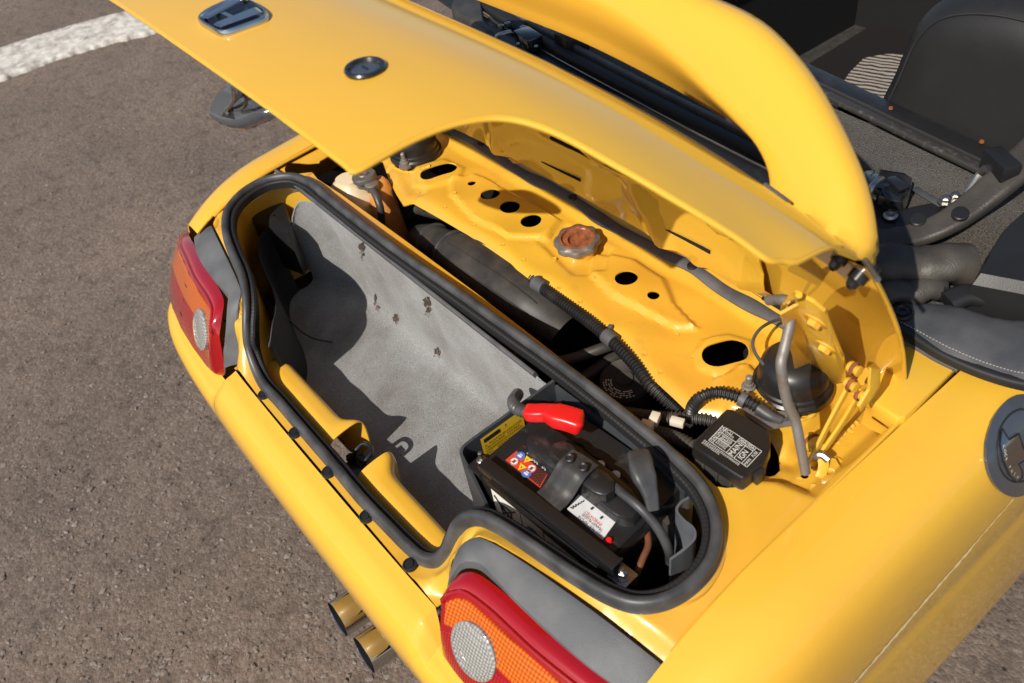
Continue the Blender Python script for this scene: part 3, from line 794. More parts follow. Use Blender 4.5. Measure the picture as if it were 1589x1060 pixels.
# --- rubber seal: bulb, outer skirt and ribbed inner grip
prof = [(-.0085, -.006), (-.0092, 0), (-.0075, .0062), (-.003, .0092), (.003, .0092), (.0075, .0062), (.0092, 0), (.0085, -.006), (.0115, -.0095), (.0105, -.0125), (0, -.0105), (-.0105, -.0125), (-.0115, -.0095)]
prof = [(a * .74, b * .86) for a, b in prof]
g = G(); g_sweep(g, SEALP, prof, True, np.array([0, 0, 1.0])); seal = g.make('trunk_seal', 'black_rubber', car, sharp=50)
grip_path = SEALP + IN * .0108 + np.array([0, 0, -.006])
g = G(); GP = spline(grip_path, 1700, True)
sc = [1.0 if (i // 2) % 2 else .955 for i in range(1700)]
g_sweep(g, GP, [(-.0045, -.009), (.0045, -.009), (.0045, .004), (.002, .0062), (-.002, .0062), (-.0045, .004)], True, np.array([0, 0, 1.0]), scale=sc)
o = g.make('seal_grip', 'ribbed_rubber', seal, sharp=40)

# --- tub: inner walls below the rim
_ins = (-.011 + .022 * sstep(.2, .1, SEALP[:, 1]))[:, None]
wall_top = SEALP + IN * _ins + np.array([0, 0, -.014]); inner_c = SEALP.mean(0)
rows = [SEALP + IN * _ins * .5 + np.array([0, 0, -.010]), wall_top]
for zz, k in ((.66, .004), (.60, .007), (.52, .010)):
    q = SEALP + IN * (_ins + k * .1); q[:, 2] = np.minimum(wall_top[:, 2] - .004 - k, zz); rows.append(q)
g = G(); g_loft(g, rows, True); g.make('trunk_wall', 'yellow_bay_paint', car, thick=.0015, thick_off=0)
# ================================================================ RAISED LID
_ly = np.array([.03, .045, .10, .16, .22, .28, .33, .38, .44, .50, .56, .60]); _lz = np.array([1.236, 1.239, 1.244, 1.244, 1.236, 1.213, 1.176, 1.125, 1.040, .938, .803, .705])
_lp = spline(np.c_[_ly, _lz], 200)
def h_lid(x, y):
    ax = np.abs(np.asarray(x, float)); z = np.interp(y, _lp[:, 0], _lp[:, 1])
    z = z - .050 * (ax / .55) ** 3.5 - .022 * (ax / .55) ** 6 * sstep(.34, .25, y)
    return z
def on_lid(px, py):
    d = ray(px, py); ts = np.linspace(.25, 1.6, 2700); q = CAM + ts[:, None] * d
    s = q[:, 2] - h_lid(q[:, 0], q[:, 1]); ok = (s[:-1] > 0) & (s[1:] <= 0) & (q[:-1, 1] > -.05) & (q[:-1, 1] < .64)
    i = np.argmax(ok) if ok.any() else int(np.argmin(np.abs(s)))
    return q[i]
edge_px = [(300, 93), (430, 182), (528, 251), (546, 262), (562, 256), (590, 240), (640, 213), (690, 193), (730, 183), (770, 179), (810, 184), (860, 201), (960, 255), (1060, 313), (1140, 362), (1195, 400)]
edge3 = [on_lid(*p) for p in edge_px]
print('LID EDGE', [tuple(round(float(v), 3) for v in p) for p in edge3])
_yt = float(edge3[3][1])
R_EDGE = [(0.0, _yt), (.1, _yt), (.2, _yt), (.27, _yt), (.305, _yt + .0004)] + [(float(p[0]), float(p[1])) for p in edge3[3:]]
SIDE = [(.555, .262), (.560, .272), (.561, .29), (.559, .34), (.556, .40), (.553, .46), (.550, .51), (.546, .545)]
right_half = R_EDGE + SIDE
right_half = [tuple(p) for p in spline(right_half, 170)]
LID_OUT = right_half + [(.50, .572), (.35, .577), (0, .580), (-.35, .577), (-.50, .572)] + [(-a, b) for a, b in right_half[::-1][:-1]]
lid = sheet('rear_lid', LID_OUT, [], h_lid, .0085, 'yellow_paint', car, thick=.0022, thick_off=-1)
lid['label'] = 'raised yellow rear lid with winged badge holder and key lock'
lid['label'] = 'raised yellow rear lid carrying a chrome badge and a key lock'
# folded hem along the edge
hem = [(a, b, float(h_lid(np.array([a]), np.array([b]))[0]) - .0030) for a, b in right_half]
for s in (1, -1):
    g = G(); g_tube(g, [(s * a, b, c) for a, b, c in hem], .0026, 260, 8, smooth_path=True); g.make('hem', 'yellow_paint', lid)
def lid_n(x, y):
    e = 1e-3; gx = (h_lid(x + e, y) - h_lid(x - e, y)) / (2 * e); gy = (h_lid(x, y + e) - h_lid(x, y - e)) / (2 * e)
    n = np.stack([-gx, -gy, np.ones_like(gx)], 1); return n / np.linalg.norm(n, axis=1)[:, None]
# pressed inner panel under the skin
inset = []
rp = np.array(LID_OUT); T = np.roll(rp, -1, 0) - np.roll(rp, 1, 0); T /= np.linalg.norm(T, axis=1)[:, None] + 1e-9
nn = np.c_[-T[:, 1], T[:, 0]]
if not inside(LID_OUT, *(rp[40:41] + nn[40:41] * .01).T)[0]: nn = -nn
inset = rp + nn * np.where(rp[:, 1] > .55, .004, .012)[:, None]
inset = inset[np.abs(inset[:, 0]) < .40]
def inner_panel():
    slots = []
    V, F = cdt([tuple(p) for p in inset[::2]], slots, .0085)
    x, y = V[:, 0], V[:, 1]; d = dist_poly(inset, x, y)
    off = .006 + .016 * sstep(0, .03, d)
    ax = np.abs(x)
    # long pressed channels and cross ribs
    off = off - .012 * np.exp(-((y - .505) / .012) ** 2) * sstep(.50, .44, ax)
    off = off - .010 * np.exp(-((y - .455 + .0 * x) / .010) ** 2) * sstep(.42, .34, ax)
    off = off + .012 * np.exp(-((y - .545) / .010) ** 2) * sstep(.52, .46, ax)
    for c in (.10, .30): off = off + .010 * np.exp(-((ax - c - (y - .45) * .9) / .018) ** 2) * sstep(.36, .42, y)
    off = off + .006 * np.exp(-(((x - .50) / .03) ** 2 + ((y - .42) / .05) ** 2))
    p = np.c_[x, y, h_lid(x, y)] - lid_n(x, y) * off[:, None]
    return make('inner_panel', p, F[:, ::-1], 'yellow_paint', lid, thick=.0015, thick_off=0)
inner_panel()
lid_tree = bvh_of(lid)
# slots of the inner panel: black bars stand in for the shade inside them
def under_pt(x, y, off):
    p = np.array([x, y, float(h_lid(np.array([x]), np.array([y]))[0])]); n = lid_n(np.array([x]), np.array([y]))[0]; return p - n * off, n
for x0, x1, y0, y1 in ((-.30, -.22, .520, .522), (-.06, .03, .535, .532), (-.02, .03, .552, .552), (.20, .28, .534, .531), (.355, .40, .548, .545), (.03, .36, .486, .474)):
    pts = [under_pt(x0 + (x1 - x0) * t, y0 + (y1 - y0) * t, .026)[0] for t in np.linspace(0, 1, 9)]
    g = G(); g_sweep(g, np.array(pts), [(-.002, -.0022), (.002, -.0022), (.002, .0022), (-.002, .0022)], up=np.array([0, .5, -.86])); g.make('slot_shade_bar', 'bay_dark', lid)

# badge: chrome frame, dark field, letter H
def badge():
    c, n = hit(lid_tree, 362, 30); c = np.array(c)
    a, _ = hit(lid_tree, 310, 37); b, _ = hit(lid_tree, 417, 25); X = unit(b - a); Y = unit(np.cross(n, X)); X = np.cross(Y, n)
    pl = lambda px, py: (lambda q: ((q - c) @ X, (q - c) @ Y))(on_pl(px, py, c, n))
    out = [pl(*p) for p in ((309, 36), (312, 29), (330, 17), (362, 4), (376, 2), (395, 8), (415, 22), (418, 28), (414, 34), (385, 46), (355, 56), (344, 57), (325, 48))]
    oc = np.array(out).mean(0)
    o3 = spline(np.array(out), 64, True)
    def ring(scale, h): return [c + X * (oc[0] + (q[0] - oc[0]) * scale) + Y * (oc[1] + (q[1] - oc[1]) * scale) + n * h for q in o3]
    g = G(); g_loft(g, [ring(1.0, 0), ring(1.0, .003), ring(.965, .0055), ring(.91, .0055), ring(.875, .0025), ring(.87, .0)], True)
    bd = g.make('badge', 'chrome', lid)
    g = G(); g_loft(g, [ring(.90, .0006), ring(.6, .0012), ring(.2, .0014), ring(.01, .0014)], True); g.make('badge_field', 'dark_chrome', bd)
    def bar(name, poly):
        pts = [pl(*p) for p in poly]; g_ = G(); k = len(pts)
        m_ = np.array(pts).mean(0)
        g_loft(g_, [[c + X * (m_[0] + (p[0] - m_[0]) * s) + Y * (m_[1] + (p[1] - m_[1]) * s) + n * h for p in pts] for s, h in ((1, .001), (1, .005), (.86, .0066), (.02, .0066))], True)
        g_.make(name, 'chrome', bd, sharp=25)
    bar('letter_stroke', ((317, 33), (369, 6), (379, 8), (325, 37)))
    bar('letter_stroke', ((334, 46), (344, 50), (411, 26), (402, 19)))
    bar('letter_stroke', ((345, 30), (352, 27), (370, 35), (361, 38)))
badge()
def key_lock():
    c, n = hit(lid_tree, 567, 108)
    lk = lathe('key_lock', [(.0180, -.001), (.0187, .002), (.0177, .0035), (.0150, .0035), (.0135, .001), (.0125, -.001)], c, n, 'black_steel', lid, 36)
    lathe('lock_face', [(.0138, .0006), (.0132, .0010), (.010, .0015), (.0, .0016)], c, n, 'steel', lk, 32)
    X = unit(np.cross(n, (0, 1, 0))); ax = (X, np.cross(n, X), n)
    box('keyway', c + n * .0017, (.009, .0018, .0010), 'print_black', lk, ax, bevel=0)
key_lock()

# spoiler arch bolted across the lid
PHI = math.radians(50); DV = np.array([0, math.cos(PHI), math.sin(PHI)]); DN = np.array([0, -math.sin(PHI), math.cos(PHI)]); P0 = np.array([0, .37, 1.08])
arch_in = spline([(0, .085), (.133, .084), (.258, .076), (.316, .070), (.37, .062), (.415, .050), (.442, .030), (.454, .004), (.458, -.024), (.460, -.052)], 60)
arch_out = spline([(0, .172), (.16, .171), (.30, .1655), (.365, .157), (.425, .1335), (.482, .0985), (.535, .056), (.568, .014), (.584, -.020), (.590, -.052)], 60)
SEC0 = [(0.0, -.030), (.015, -.018), (.12, .0), (.24, .0125), (.32, .0165), (.45, .0185), (.65, .0185), (.84, .0155), (.95, .009), (1.0, -.002), (.95, -.014), (.75, -.026), (.4, -.036), (.12, -.037)]
def arch():
    cs = []
    full = [(i, 1) for i in range(59, 0, -1)] + [(i, -1) for i in range(60)]
    for i, s in full:
        a, b = arch_in[i], arch_out[i]; ring = []
        foot = float(sstep(.01, -.05, (a[1] + b[1]) / 2 - .03))
        tc = .10 + .36 * float(sstep(.44, .10, abs(a[0]))); wv = .006 * (1 - foot)
        sec = spline([(0.0, -.034), (tc * .25, -.022), (tc * .7, .004), (tc, .0150), (tc + .05, .0172), (tc + .16, .0190), (.70, .0190), (.86, .0150), (.95, .008), (1.0, -.003), (.95, -.014), (.75, -.028), (.4, -.040), (.08, -.041)], 44, True)
        for t, h in sec:
            q = a + (b - a) * t; ring.append(P0 + np.array([s * q[0], 0, 0]) + DV * q[1] + DN * h * (1 + .2 * foot))
        cs.append(ring)
    cs = np.array(cs); shp = cs.shape; q = cs.reshape(-1, 3); lim = np.clip(q[:, 0], -.566, .566)
    low = h_lid(q[:, 0], q[:, 1]) - .0012; foot_ = np.abs(q[:, 0]) > .40
    q[:, 2] = np.where(foot_ & (q[:, 2] < low), low, q[:, 2]); q[:, 0] = np.where(foot_, np.clip(q[:, 0], -.564, .564), q[:, 0])
    cs = [list(r) for r in q.reshape(shp)]
    g = G(); g_loft(g, cs, True, True); return g.make('spoiler', 'yellow_paint', lid, sharp=60)
arch()
g = G(); pth = [P0 + np.array([q[0], 0, 0]) + DV * (q[1]) + DN * -.0 for q in ((.452, -.02), (.47, -.034), (.52, -.03), (.57, -.022), (.594, -.03))]
gap = [on_lid(*p) for p in ((1186, 287), (1215, 308), (1245, 326), (1280, 347), (1318, 378), (1346, 410), (1362, 434))]
tube('foot_gap_shade', gap, .0026, 'black_rubber', lid, 50, 8)  # black strip added as the dark gap line under the spoiler foot
# black mounting bolts below the right end of the lid
inn_tree = None
for px, py, r in ((1303, 402, .0085), (1331, 431, .0098)):
    c = on_x(px, py, .515 if px < 1320 else .535); n = np.array([-.1, -.80, -.58]); n = unit(n)
    b = lathe('mount_bolt', [(.0, -.020), (r * 1.25, -.018), (r * 1.3, -.008), (r, -.006), (r * .95, .004), (r * .7, .006), (r * .6, .010), (r * .3, .013), (0, .0135)], c, n, 'black_steel', lid, 14, sharp=40)
g = G(); g_sweep(g, spline([on_x(1296, 392, .515), on_x(1318, 396, .525), on_x(1334, 415, .535), on_x(1345, 430, .54)], 14), rrect(.020, .004, .0015, 2), up=np.array([0, -.8, -.58])); g.make('mount_plate', 'rusty_steel', lid)

# lid catch hanging under the tongue
def lid_catch():
    n = lid_n(np.array([-.02]), np.array([.10]))[0]
    c = on_y(372, 168, .085)
    pts = [(on_y(*p, .085) - c) for p in ((344, 128), (339, 160), (346, 180), (366, 196), (388, 202), (404, 194), (416, 180), (405, 165), (372, 140))]
    ax = (np.array([1.0, 0, 0]), unit(np.array([0, .35, .94])), unit(np.array([0, -.94, .35])))
    poly = [(p @ ax[0], p @ ax[1]) for p in pts]
    o = puff('lid_catch', [tuple(q) for q in spline(np.array([(q[0] * .96, q[1] * .96) for q in poly]), 40, True)], c - ax[2] * .004, ax, .012, .010, 'fuel_ring', lid, .004, sharp=None)
    o['label'] = 'black lid catch hanging below the tongue of the lid'
    def piece(name, px, w, material, h0, h1):
        pts = [(on_y(*p, .076) - c) for p in px]; g_prism_poly = [(p @ ax[0], p @ ax[1]) for p in pts]
        prism(name, g_prism_poly, h0 - .004, h1 - .003, c, ax, material, o, bevel=.0008)
    piece('catch_slot', ((355, 140), (360, 138), (362, 150), (357, 165), (368, 186), (350, 180), (352, 165)), 0, 'print_black', .010, .0115)
    g = G(); g_tube(g, [on_y(*p, .073) for p in ((362, 140), (363, 152), (357, 165), (351, 172), (356, 178))], .0022, 24, 8); g.make('catch_claw', 'steel', o)
    g = G(); g_tube(g, [on_y(*p, .074) for p in ((381, 150), (382, 160), (375, 169), (366, 171))], .0018, 24, 8); g.make('catch_lever', 'black_steel', o)
lid_catch()

# ================================================================ HINGE, STRUT CAPS, PROP ROD
def hinge():
    n = unit(np.array([.05, -.86, -.50])); p0 = on_x(1270, 515, .505)
    px = ((1216, 482), (1222, 466), (1234, 452), (1263, 467), (1281, 482), (1291, 510), (1310, 556), (1312, 590), (1290, 596), (1263, 583), (1255, 548), (1238, 512), (1222, 494))
    X = np.array([1.0, 0, 0]); X = unit(X - (X @ n) * n); Y = np.cross(n, X)
    poly = [((on_pl(*p, p0, n) - p0) @ X, (on_pl(*p, p0, n) - p0) @ Y) for p in px]
    h = prism('hinge_bracket', poly, -.002, .002, p0, (X, Y, n), 'yellow_paint', car, bevel=.0008)
    # folded flange of the bracket
    a = [on_pl(*p, p0, n) for p in ((1240, 470), (1246, 500), (1255, 540), (1258, 572), (1250, 590))]
    b = [q + n * .018 + np.array([-.010, 0, 0]) for q in a]
    g = G(); g_loft(g, [a, b]); g.make('flange', 'yellow_bay_paint', h, thick=.003, thick_off=0)
    for q in ((1265, 498), (1281, 538)):
        c = on_pl(*q, p0 + n * .002, n); g = G()
        g_lathe(g, [(.010, 0), (.0105, .0015), (.0075, .002), (.0075, .006), (.006, .0075), (0, .0078)], c, n, 6); g.make('bolt', 'yellow_bay_paint', h, sharp=30)
        g = G(); g_lathe(g, [(.0125, -.0005), (.0125, .0012), (.008, .0014)], c, n, 24); g.make('washer', 'yellow_bay_paint', h)
    # eyelet that holds the prop rod
    e0 = on_pl(1222, 478, p0 + n * .004, n); g = G()
    g_tube(g, [on_pl(*q, p0 + n * .006, n) for q in ((1240, 458), (1228, 462), (1216, 478), (1218, 487), (1226, 484))], .0032, 30, 8); g.make('eyelet', 'yellow_paint', h)
    # links
    def link(name, pts, w, t, material='yellow_bay_paint'):
        g = G(); path = spline(pts, 24); sc = [1 + .35 * max(0, 1 - i / 3) + .35 * max(0, 1 - (23 - i) / 3) for i in range(24)]
        g_sweep(g, path, rrect(t, w, min(t, w) * .3, 2), up=np.array([0, -.5, .85]), scale=sc); return g.make(name, material, h)
    A = on_x(1322, 590, .530); B = on_z(1258, 715, .742)
    link('hinge_link', [A, A * .5 + B * .5 + np.array([0, 0, .004]), B], .010, .004)
    A2 = on_x(1340, 600, .540); B2 = on_z(1272, 708, .738)
    link('hinge_link', [A2, A2 * .55 + B2 * .45 + np.array([0, .004, -.004]), B2], .012, .004)
    for q, x in (((1327, 573), .530), ((1322, 598), .533), ((1335, 612), .541)):
        c = on_x(*q, x)
        lathe('pivot_pin', [(0, -.008), (.0062, -.008), (.007, -.006), (.007, -.003), (.0056, -.001), (.0056, .003), (.0064, .004), (.0064, .006), (0, .0075)], c, unit(np.array([1, -.1, .1])), 'yellow_bay_paint', h, 18)
        lathe('bushing', [(.0078, -.003), (.0084, -.002), (.0084, .001), (.0078, .002)], c, unit(np.array([1, -.1, .1])), 'rust', h, 18)
    c = on_z(1264, 690, .752)
    lathe('pivot_pin', [(0, -.012), (.0095, -.012), (.011, -.008), (.011, .0), (.008, .002), (.008, .007), (0, .009)], c, unit(np.array([.9, -.35, .15])), 'yellow_bay_paint', h, 20)
    lathe('bushing', [(.0118, -.006), (.0122, -.004), (.0122, -.002), (.0118, -.001)], c, unit(np.array([.9, -.35, .15])), 'rust', h, 20)
    # base bolt
    c = on_z(1287, 727, .728)
    lathe('washer', [(.019, 0), (.019, .002), (.010, .0025)], c, (0, 0, 1), 'yellow_bay_paint', h, 28)
    lathe('bolt', [(.0105, .002), (.0105, .009), (.009, .0105), (0, .0105)], c, (0, 0, 1), 'yellow_bay_paint', h, 6, sharp=30)
    g = G(); q = [on_z(1258, 722, .732), on_z(1266, 708, .745), on_z(1274, 708, .750), on_z(1278, 722, .742), on_z(1272, 740, .730)]
    g_sweep(g, spline(q, 20), rrect(.012, .003, .001, 2), up=np.array([.7, -.7, .2])); g.make('rod_clip', 'yellow_bay_paint', h)
    # back plate, tapering down to the shelf
    pl = [on_x(*q, .545) for q in ((1330, 572), (1346, 574), (1345, 600), (1334, 618), (1316, 640), (1312, 632), (1328, 606))]
    g = G(); cpl = np.mean(pl, 0); g_loft(g, [[p + np.array([.006, .010, 0]) for p in pl], [p + np.array([.010, .010, 0]) for p in pl]], True, True); g.make('hinge_plate', 'yellow_bay_paint', h, bevel=.001)
hinge()
rod = [on_x(1193, 466, .452), on_x(1210, 465, .468), on_x(1221, 467, .478), on_x(1228, 476, .484), on_x(1226, 500, .488), on_x(1216, 545, .496), on_x(1212, 562, .500), on_x(1214, 585, .505), on_x(1222, 625, .514), on_x(1234, 652, .521), on_x(1240, 680, .530), on_x(1250, 733, .543)]
tube('prop_rod', rod, .0056, 'rusty_steel', car, 90, 12)
tube('rod_hook', [on_z(1262, 708, .748), on_z(1275, 706, .752), on_z(1286, 714, .750)], .005, 'steel', car, 12, 10)

def strut(px, py, bx, by, dz=0.0):
    c = on_z(px, py, .738 + dz)
    st = lathe('strut_cap', [(.050, -.006), (.050, .004), (.047, .007), (.0465, .012), (.044, .014), (.0435, .026), (.041, .038), (.034, .047), (.020, .052), (0, .0535)], c, (0, 0, 1), 'black_plastic', car, 44)
    b = on_z(bx, by, .740 + dz)
    s = lathe('stud', [(.0125, -.004), (.0125, .001), (.0095, .0015), (.009, .008), (.0072, .009), (.0065, .009), (.0062, .013), (.0045, .0135), (.0045, .024), (.003, .026), (0, .026)], b, (0, 0, 1), 'rusty_steel', car, 12, sharp=30)
strut(1229, 596, 1161, 605, -.004); strut(645, 236, 629, 256, -.004)
tube('drain_wire', [on_z(1252, 494, .76), on_z(1205, 497, .775), on_z(1178, 512, .78), on_z(1168, 535, .78), on_z(1180, 560, .775), on_z(1205, 580, .772), on_z(1240, 600, .765)], .0022, 'black_rubber', car, 50, 8)
# corner cover beside the hinge
poly = [tuple(on_z(*p, .772)[:2]) for p in ((1344, 612), (1346, 600), (1362, 586), (1408, 536), (1487, 571), (1404, 652), (1392, 654), (1356, 630))]
pc = np.array(poly).mean(0)
prism('corner_cover', [tuple(np.array(p) - pc) for p in poly], -.022, .002, (pc[0], pc[1], .775), ((1, 0, 0), (0, 1, 0), (0, 0, 1)), 'yellow_paint', car, steps=((0, .98), (.6, 1.0), (.85, .99), (1, .955)), bevel=.001)
tab = [on_z(*p, .745) for p in ((1337, 655), (1347, 622), (1358, 640), (1352, 650), (1378, 668), (1368, 672), (1350, 664))]
g = G(); g_loft(g, [[p + np.array([0, 0, -.002]) for p in tab], [p + np.array([0, 0, .002]) for p in tab]], True, True); g.make('corner_tab', 'yellow_bay_paint', car)

# ================================================================ ENGINE BAY
# weatherstrip along the front of the cross member
wp = [on_h(*p, h_deck) for p in ((668, 192), (700, 208), (745, 231), (790, 262), (820, 280), (850, 294), (888, 315), (930, 345), (970, 368), (1020, 394), (1073, 422), (1120, 456), (1160, 478), (1200, 500), (1240, 522))]
path = spline(wp, 120); u = np.linspace(0, 1, 120)
wid = .86 + .10 * np.sin(u * 37) + .05 * np.sin(u * 71)
ws = G(); g_sweep(ws, path + np.array([0, .002, .006]), [(-.0105, -.003), (.0105, -.003), (.0105, .0015), (.006, .004), (0, .0045), (-.006, .004), (-.0105, .0015)], up=np.array([0, -.2, 1.0]), scale=list(wid))
ws = ws.make('weatherstrip', 'grey_rubber', car)
for p in ((747, 231), (888, 315), (1073, 421)):
    c = on_h(*p, h_deck) + np.array([0, .002, .0085])
    lathe('push_clip', [(.0082, 0), (.0078, .003), (.006, .0038), (.0055, .0022), (.003, .0024), (.0028, .004), (0, .0042)], c, (0, -.15, 1), 'black_plastic', ws, 20)
# filler cap on its neck
c = on_h(898, 388, h_deck)
nk = lathe('filler_neck', [(.030, -.006), (.030, .012), (.028, .013)], c, (0, -.05, 1), 'yellow_bay_paint', car, 32)
wob = lambda t, h: 1 + (.055 * math.cos(8 * t) if h < .0255 else 0.0)
fc = lathe('filler_cap', [(.027, .012), (.0340, .0125), (.0360, .015), (.0360, .021), (.0342, .0240), (.0285, .0262), (.0258, .0268), (.0240, .024)], c, (0, -.05, 1), 'pewter', car, 64, wob)
lathe('cap_top', [(.0280, .0264), (.0248, .0274), (.0236, .0235), (.0150, .0228), (.0138, .0175), (0, .0170)], c, (0, -.05, 1), 'rust', fc, 40)
# small fixings
for px, py in ((838, 434), (948, 510)):
    c = on_h(px, py, h_deck)
    lathe('harness_pin', [(.0045, -.002), (.0042, .004), (.003, .007), (0, .0075)], c, (0, -.2, 1), 'grey_rubber', car, 12)
# spot welds along the rear flange and on the hinge shelf
for p in ((648, 300), (690, 322), (735, 350), (780, 380), (812, 404), (868, 446), (900, 468), (1000, 550), (1025, 578), (1240, 745), (1262, 756), (1300, 690), (1320, 672), (705, 300), (860, 402), (925, 430), (1050, 520), (1075, 555)):
    c = on_h(*p, h_deck); lathe('spot_weld', [(.0042, -.0004), (.0038, .0006), (.0030, .0002), (0, .0001)], c + np.array([0, 0, .0002]), (0, -.1, 1), 'yellow_bay_paint', car, 12)
# seam sealer at the strut tower and along the hinge shelf
for pts in (((1185, 628), (1205, 648), (1235, 654), (1262, 644), (1280, 622)), ((1290, 690), (1310, 672), (1330, 656)), ((612, 262), (640, 268), (668, 258))):
    q = [on_h(*p, h_deck) + np.array([0, 0, .0008]) for p in pts]; tube('seam_sealer', q, .0028, 'yellow_bay_paint', car, 40, 8, rfun=lambda t: 1 + .25 * math.sin(t * 40))
# near-black box, its colour standing in for shade deep in the engine bay
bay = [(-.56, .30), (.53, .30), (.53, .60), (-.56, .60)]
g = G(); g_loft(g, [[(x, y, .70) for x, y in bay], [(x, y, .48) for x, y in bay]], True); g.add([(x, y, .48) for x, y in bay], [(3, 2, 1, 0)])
g.make('bay_shade_box', 'bay_dark', car)
# air duct
def duct():
    ctr = [on_z(*p, z) for p, z in (((648, 366), .64), ((675, 376), .66), ((700, 388), .675), ((735, 410), .68), ((775, 436), .68), ((815, 463), .678), ((845, 486), .670), ((875, 512), .655))]
    path = spline(ctr, 70); u = np.linspace(0, 1, 70)
    r = np.interp(u, [0, .07, .16, .2, .3, .36, .5, .7, .85, 1], [.024, .030, .033, .031, .033, .044, .052, .053, .047, .028])
    ell = [(math.cos(t) * 1.0, math.sin(t) * .80) for t in np.linspace(0, 2 * math.pi, 28, endpoint=False)]
    g = G(); g_sweep(g, path, ell, up=np.array([0, -.3, 1.0]), scale=list(r)); d = g.make('air_duct', 'dusty_plastic', car)
    T, S, U = frames(path, False, np.array([0, -.3, 1.0]))
    for a in (-.55, .1, .62):
        pts = [path[i] + (S[i] * math.sin(a) + U[i] * math.cos(a) * .80) * r[i] * 1.005 for i in range(26, 62)]
        g = G(); g_tube(g, pts, .0016, 40, 6); g.make('duct_rib', 'dusty_plastic', d)
    for i in (10, 22):
        ring = [path[i] + (S[i] * math.cos(t) + U[i] * math.sin(t) * .80) * r[i] * 1.01 for t in np.linspace(0, 2 * math.pi, 40, endpoint=False)]
        g = G(); g_tube(g, ring, .004, 60, 8, closed=True); g.make('duct_clamp', 'black_rubber', d)
    return d
duct()
lathe('mount_disc', [(.038, -.03), (.038, .0), (.035, .004), (.033, .003), (.014, .003), (.012, .007), (0, .008)], on_z(970, 590, .66), (.05, -.15, 1), 'dusty_plastic', car, 40)
g = G(); cdisc = on_z(970, 590, .6645); X, Y, Z = basis((.05, -.15, 1)); X, Y = np.array([.93, .36, 0]), np.array([-.36, .93, .1])
for k, rr in enumerate((.031, .0275, .024, .0205)):
    for a in np.arange(200, 318, 9.0):
        if (a * 7 + k * 31) % 5 < 1: continue
        t = math.radians(a); ctr = cdisc + (X * math.cos(t) + Y * math.sin(t)) * rr; tx = -X * math.sin(t) + Y * math.cos(t); ty = X * math.cos(t) + Y * math.sin(t)
        g_rect(g, -.0016, -.0009, .0016, .0009, ctr, (tx, ty, Z))
g.make('disc_print', 'print_white', bpy.data.objects['mount_disc'], smooth=False)
# pipes and hoses
tube('coolant_pipe', [on_z(*p, z) for p, z in (((862, 562), .66), ((890, 556), .67), ((930, 542), .68), ((950, 535), .68))], .0085, 'dusty_plastic', car, 30)
tube('coolant_pipe', [on_z(*p, z) for p, z in (((890, 600), .64), ((915, 580), .65), ((945, 560), .655), ((965, 548), .655))], .0095, 'dusty_plastic', car, 30)
tube('coolant_pipe', [on_z(*p, z) for p, z in (((648, 325), .66), ((665, 330), .67), ((690, 336), .675), ((720, 352), .66))], .0095, 'dusty_plastic', car, 30)
g = G(); g_corrugated(g, [on_z(*p, z) for p, z in (((822, 425), .712), ((836, 442), .722), ((860, 460), .726), ((905, 492), .727), ((948, 527), .727), ((985, 565), .722), ((1012, 600), .715), ((1042, 628), .70), ((1075, 660), .68))], .0098, .0054, .26); loom = g.make('wiring_loom', 'loom_black', car, sharp=25)
for p, q in (((830, 438), (845, 447)), ((940, 520), (953, 531))):
    a = on_z(*p, .727); b = on_z(*q, .727); g = G(); g_tube(g, [a, (a + b) / 2, b], .0112, 6, 14); g.make('loom_clip', 'grey_rubber', loom)
g = G(); g_corrugated(g, [on_z(*p, z) for p, z in (((918, 640), .66), ((945, 638), .675), ((985, 643), .70), ((1030, 648), .712), ((1070, 648), .715), ((1102, 652), .715), ((1125, 660), .71))], .0088, .0052, .22); g.make('wiring_loom', 'dusty_plastic', car, sharp=25)
g = G(); g_corrugated(g, [on_z(*p, z) for p, z in (((1072, 650), .70), ((1075, 630), .735), ((1088, 616), .752), ((1110, 609), .757), ((1138, 614), .757), ((1162, 624), .755), ((1185, 638), .752), ((1200, 648), .75))], .0082, .0050, .24); l3 = g.make('wiring_loom', 'loom_black', car, sharp=25)
tube('taped_end', [on_z(1178, 634, .755), on_z(1196, 646, .753), on_z(1213, 652, .750)], .0086, 'black_rubber', l3, 14, 12, rfun=lambda t: 1.05 - .45 * t)
tube('tail_wire', [on_z(1210, 652, .751), on_z(1222, 650, .75), on_z(1231, 640, .75), on_z(1233, 626, .748)], .0022, 'black_rubber', l3, 20, 8)
g = G(); a, b = on_z(1149, 618, .757), on_z(1158, 623, .756); g_tube(g, [a, (a + b) / 2, b], .0100, 6, 14); g.make('loom_clip', 'grey_rubber', l3)
g = G(); g_corrugated(g, [on_z(*p, z) for p, z in (((1012, 668), .70), ((1035, 674), .715), ((1060, 684), .722), ((1092, 700), .722))], .0086, .0052, .22); g.make('wiring_loom', 'dusty_plastic', car, sharp=25)
for p, sz in (((1004, 662), (.016, .012, .014)), ((1016, 650), (.012, .016, .012)), ((1051, 655), (.018, .010, .010))):
    box('connector', on_z(*p, .735), sz, 'nylon', car, rot2(25), bevel=.0015)
# bracket with slot below the strut tower
br = [on_z(*p, .745) for p in ((1150, 630), (1172, 634), (1195, 638), (1222, 640), (1238, 650), (1232, 660), (1205, 664), (1190, 668), (1178, 660), (1160, 648))]
g = G(); g_loft(g, [[p + np.array([0, 0, -.0015]) for p in br], [p + np.array([0, 0, .0015]) for p in br]], True, True); g.make('bracket', 'rusty_steel', car)

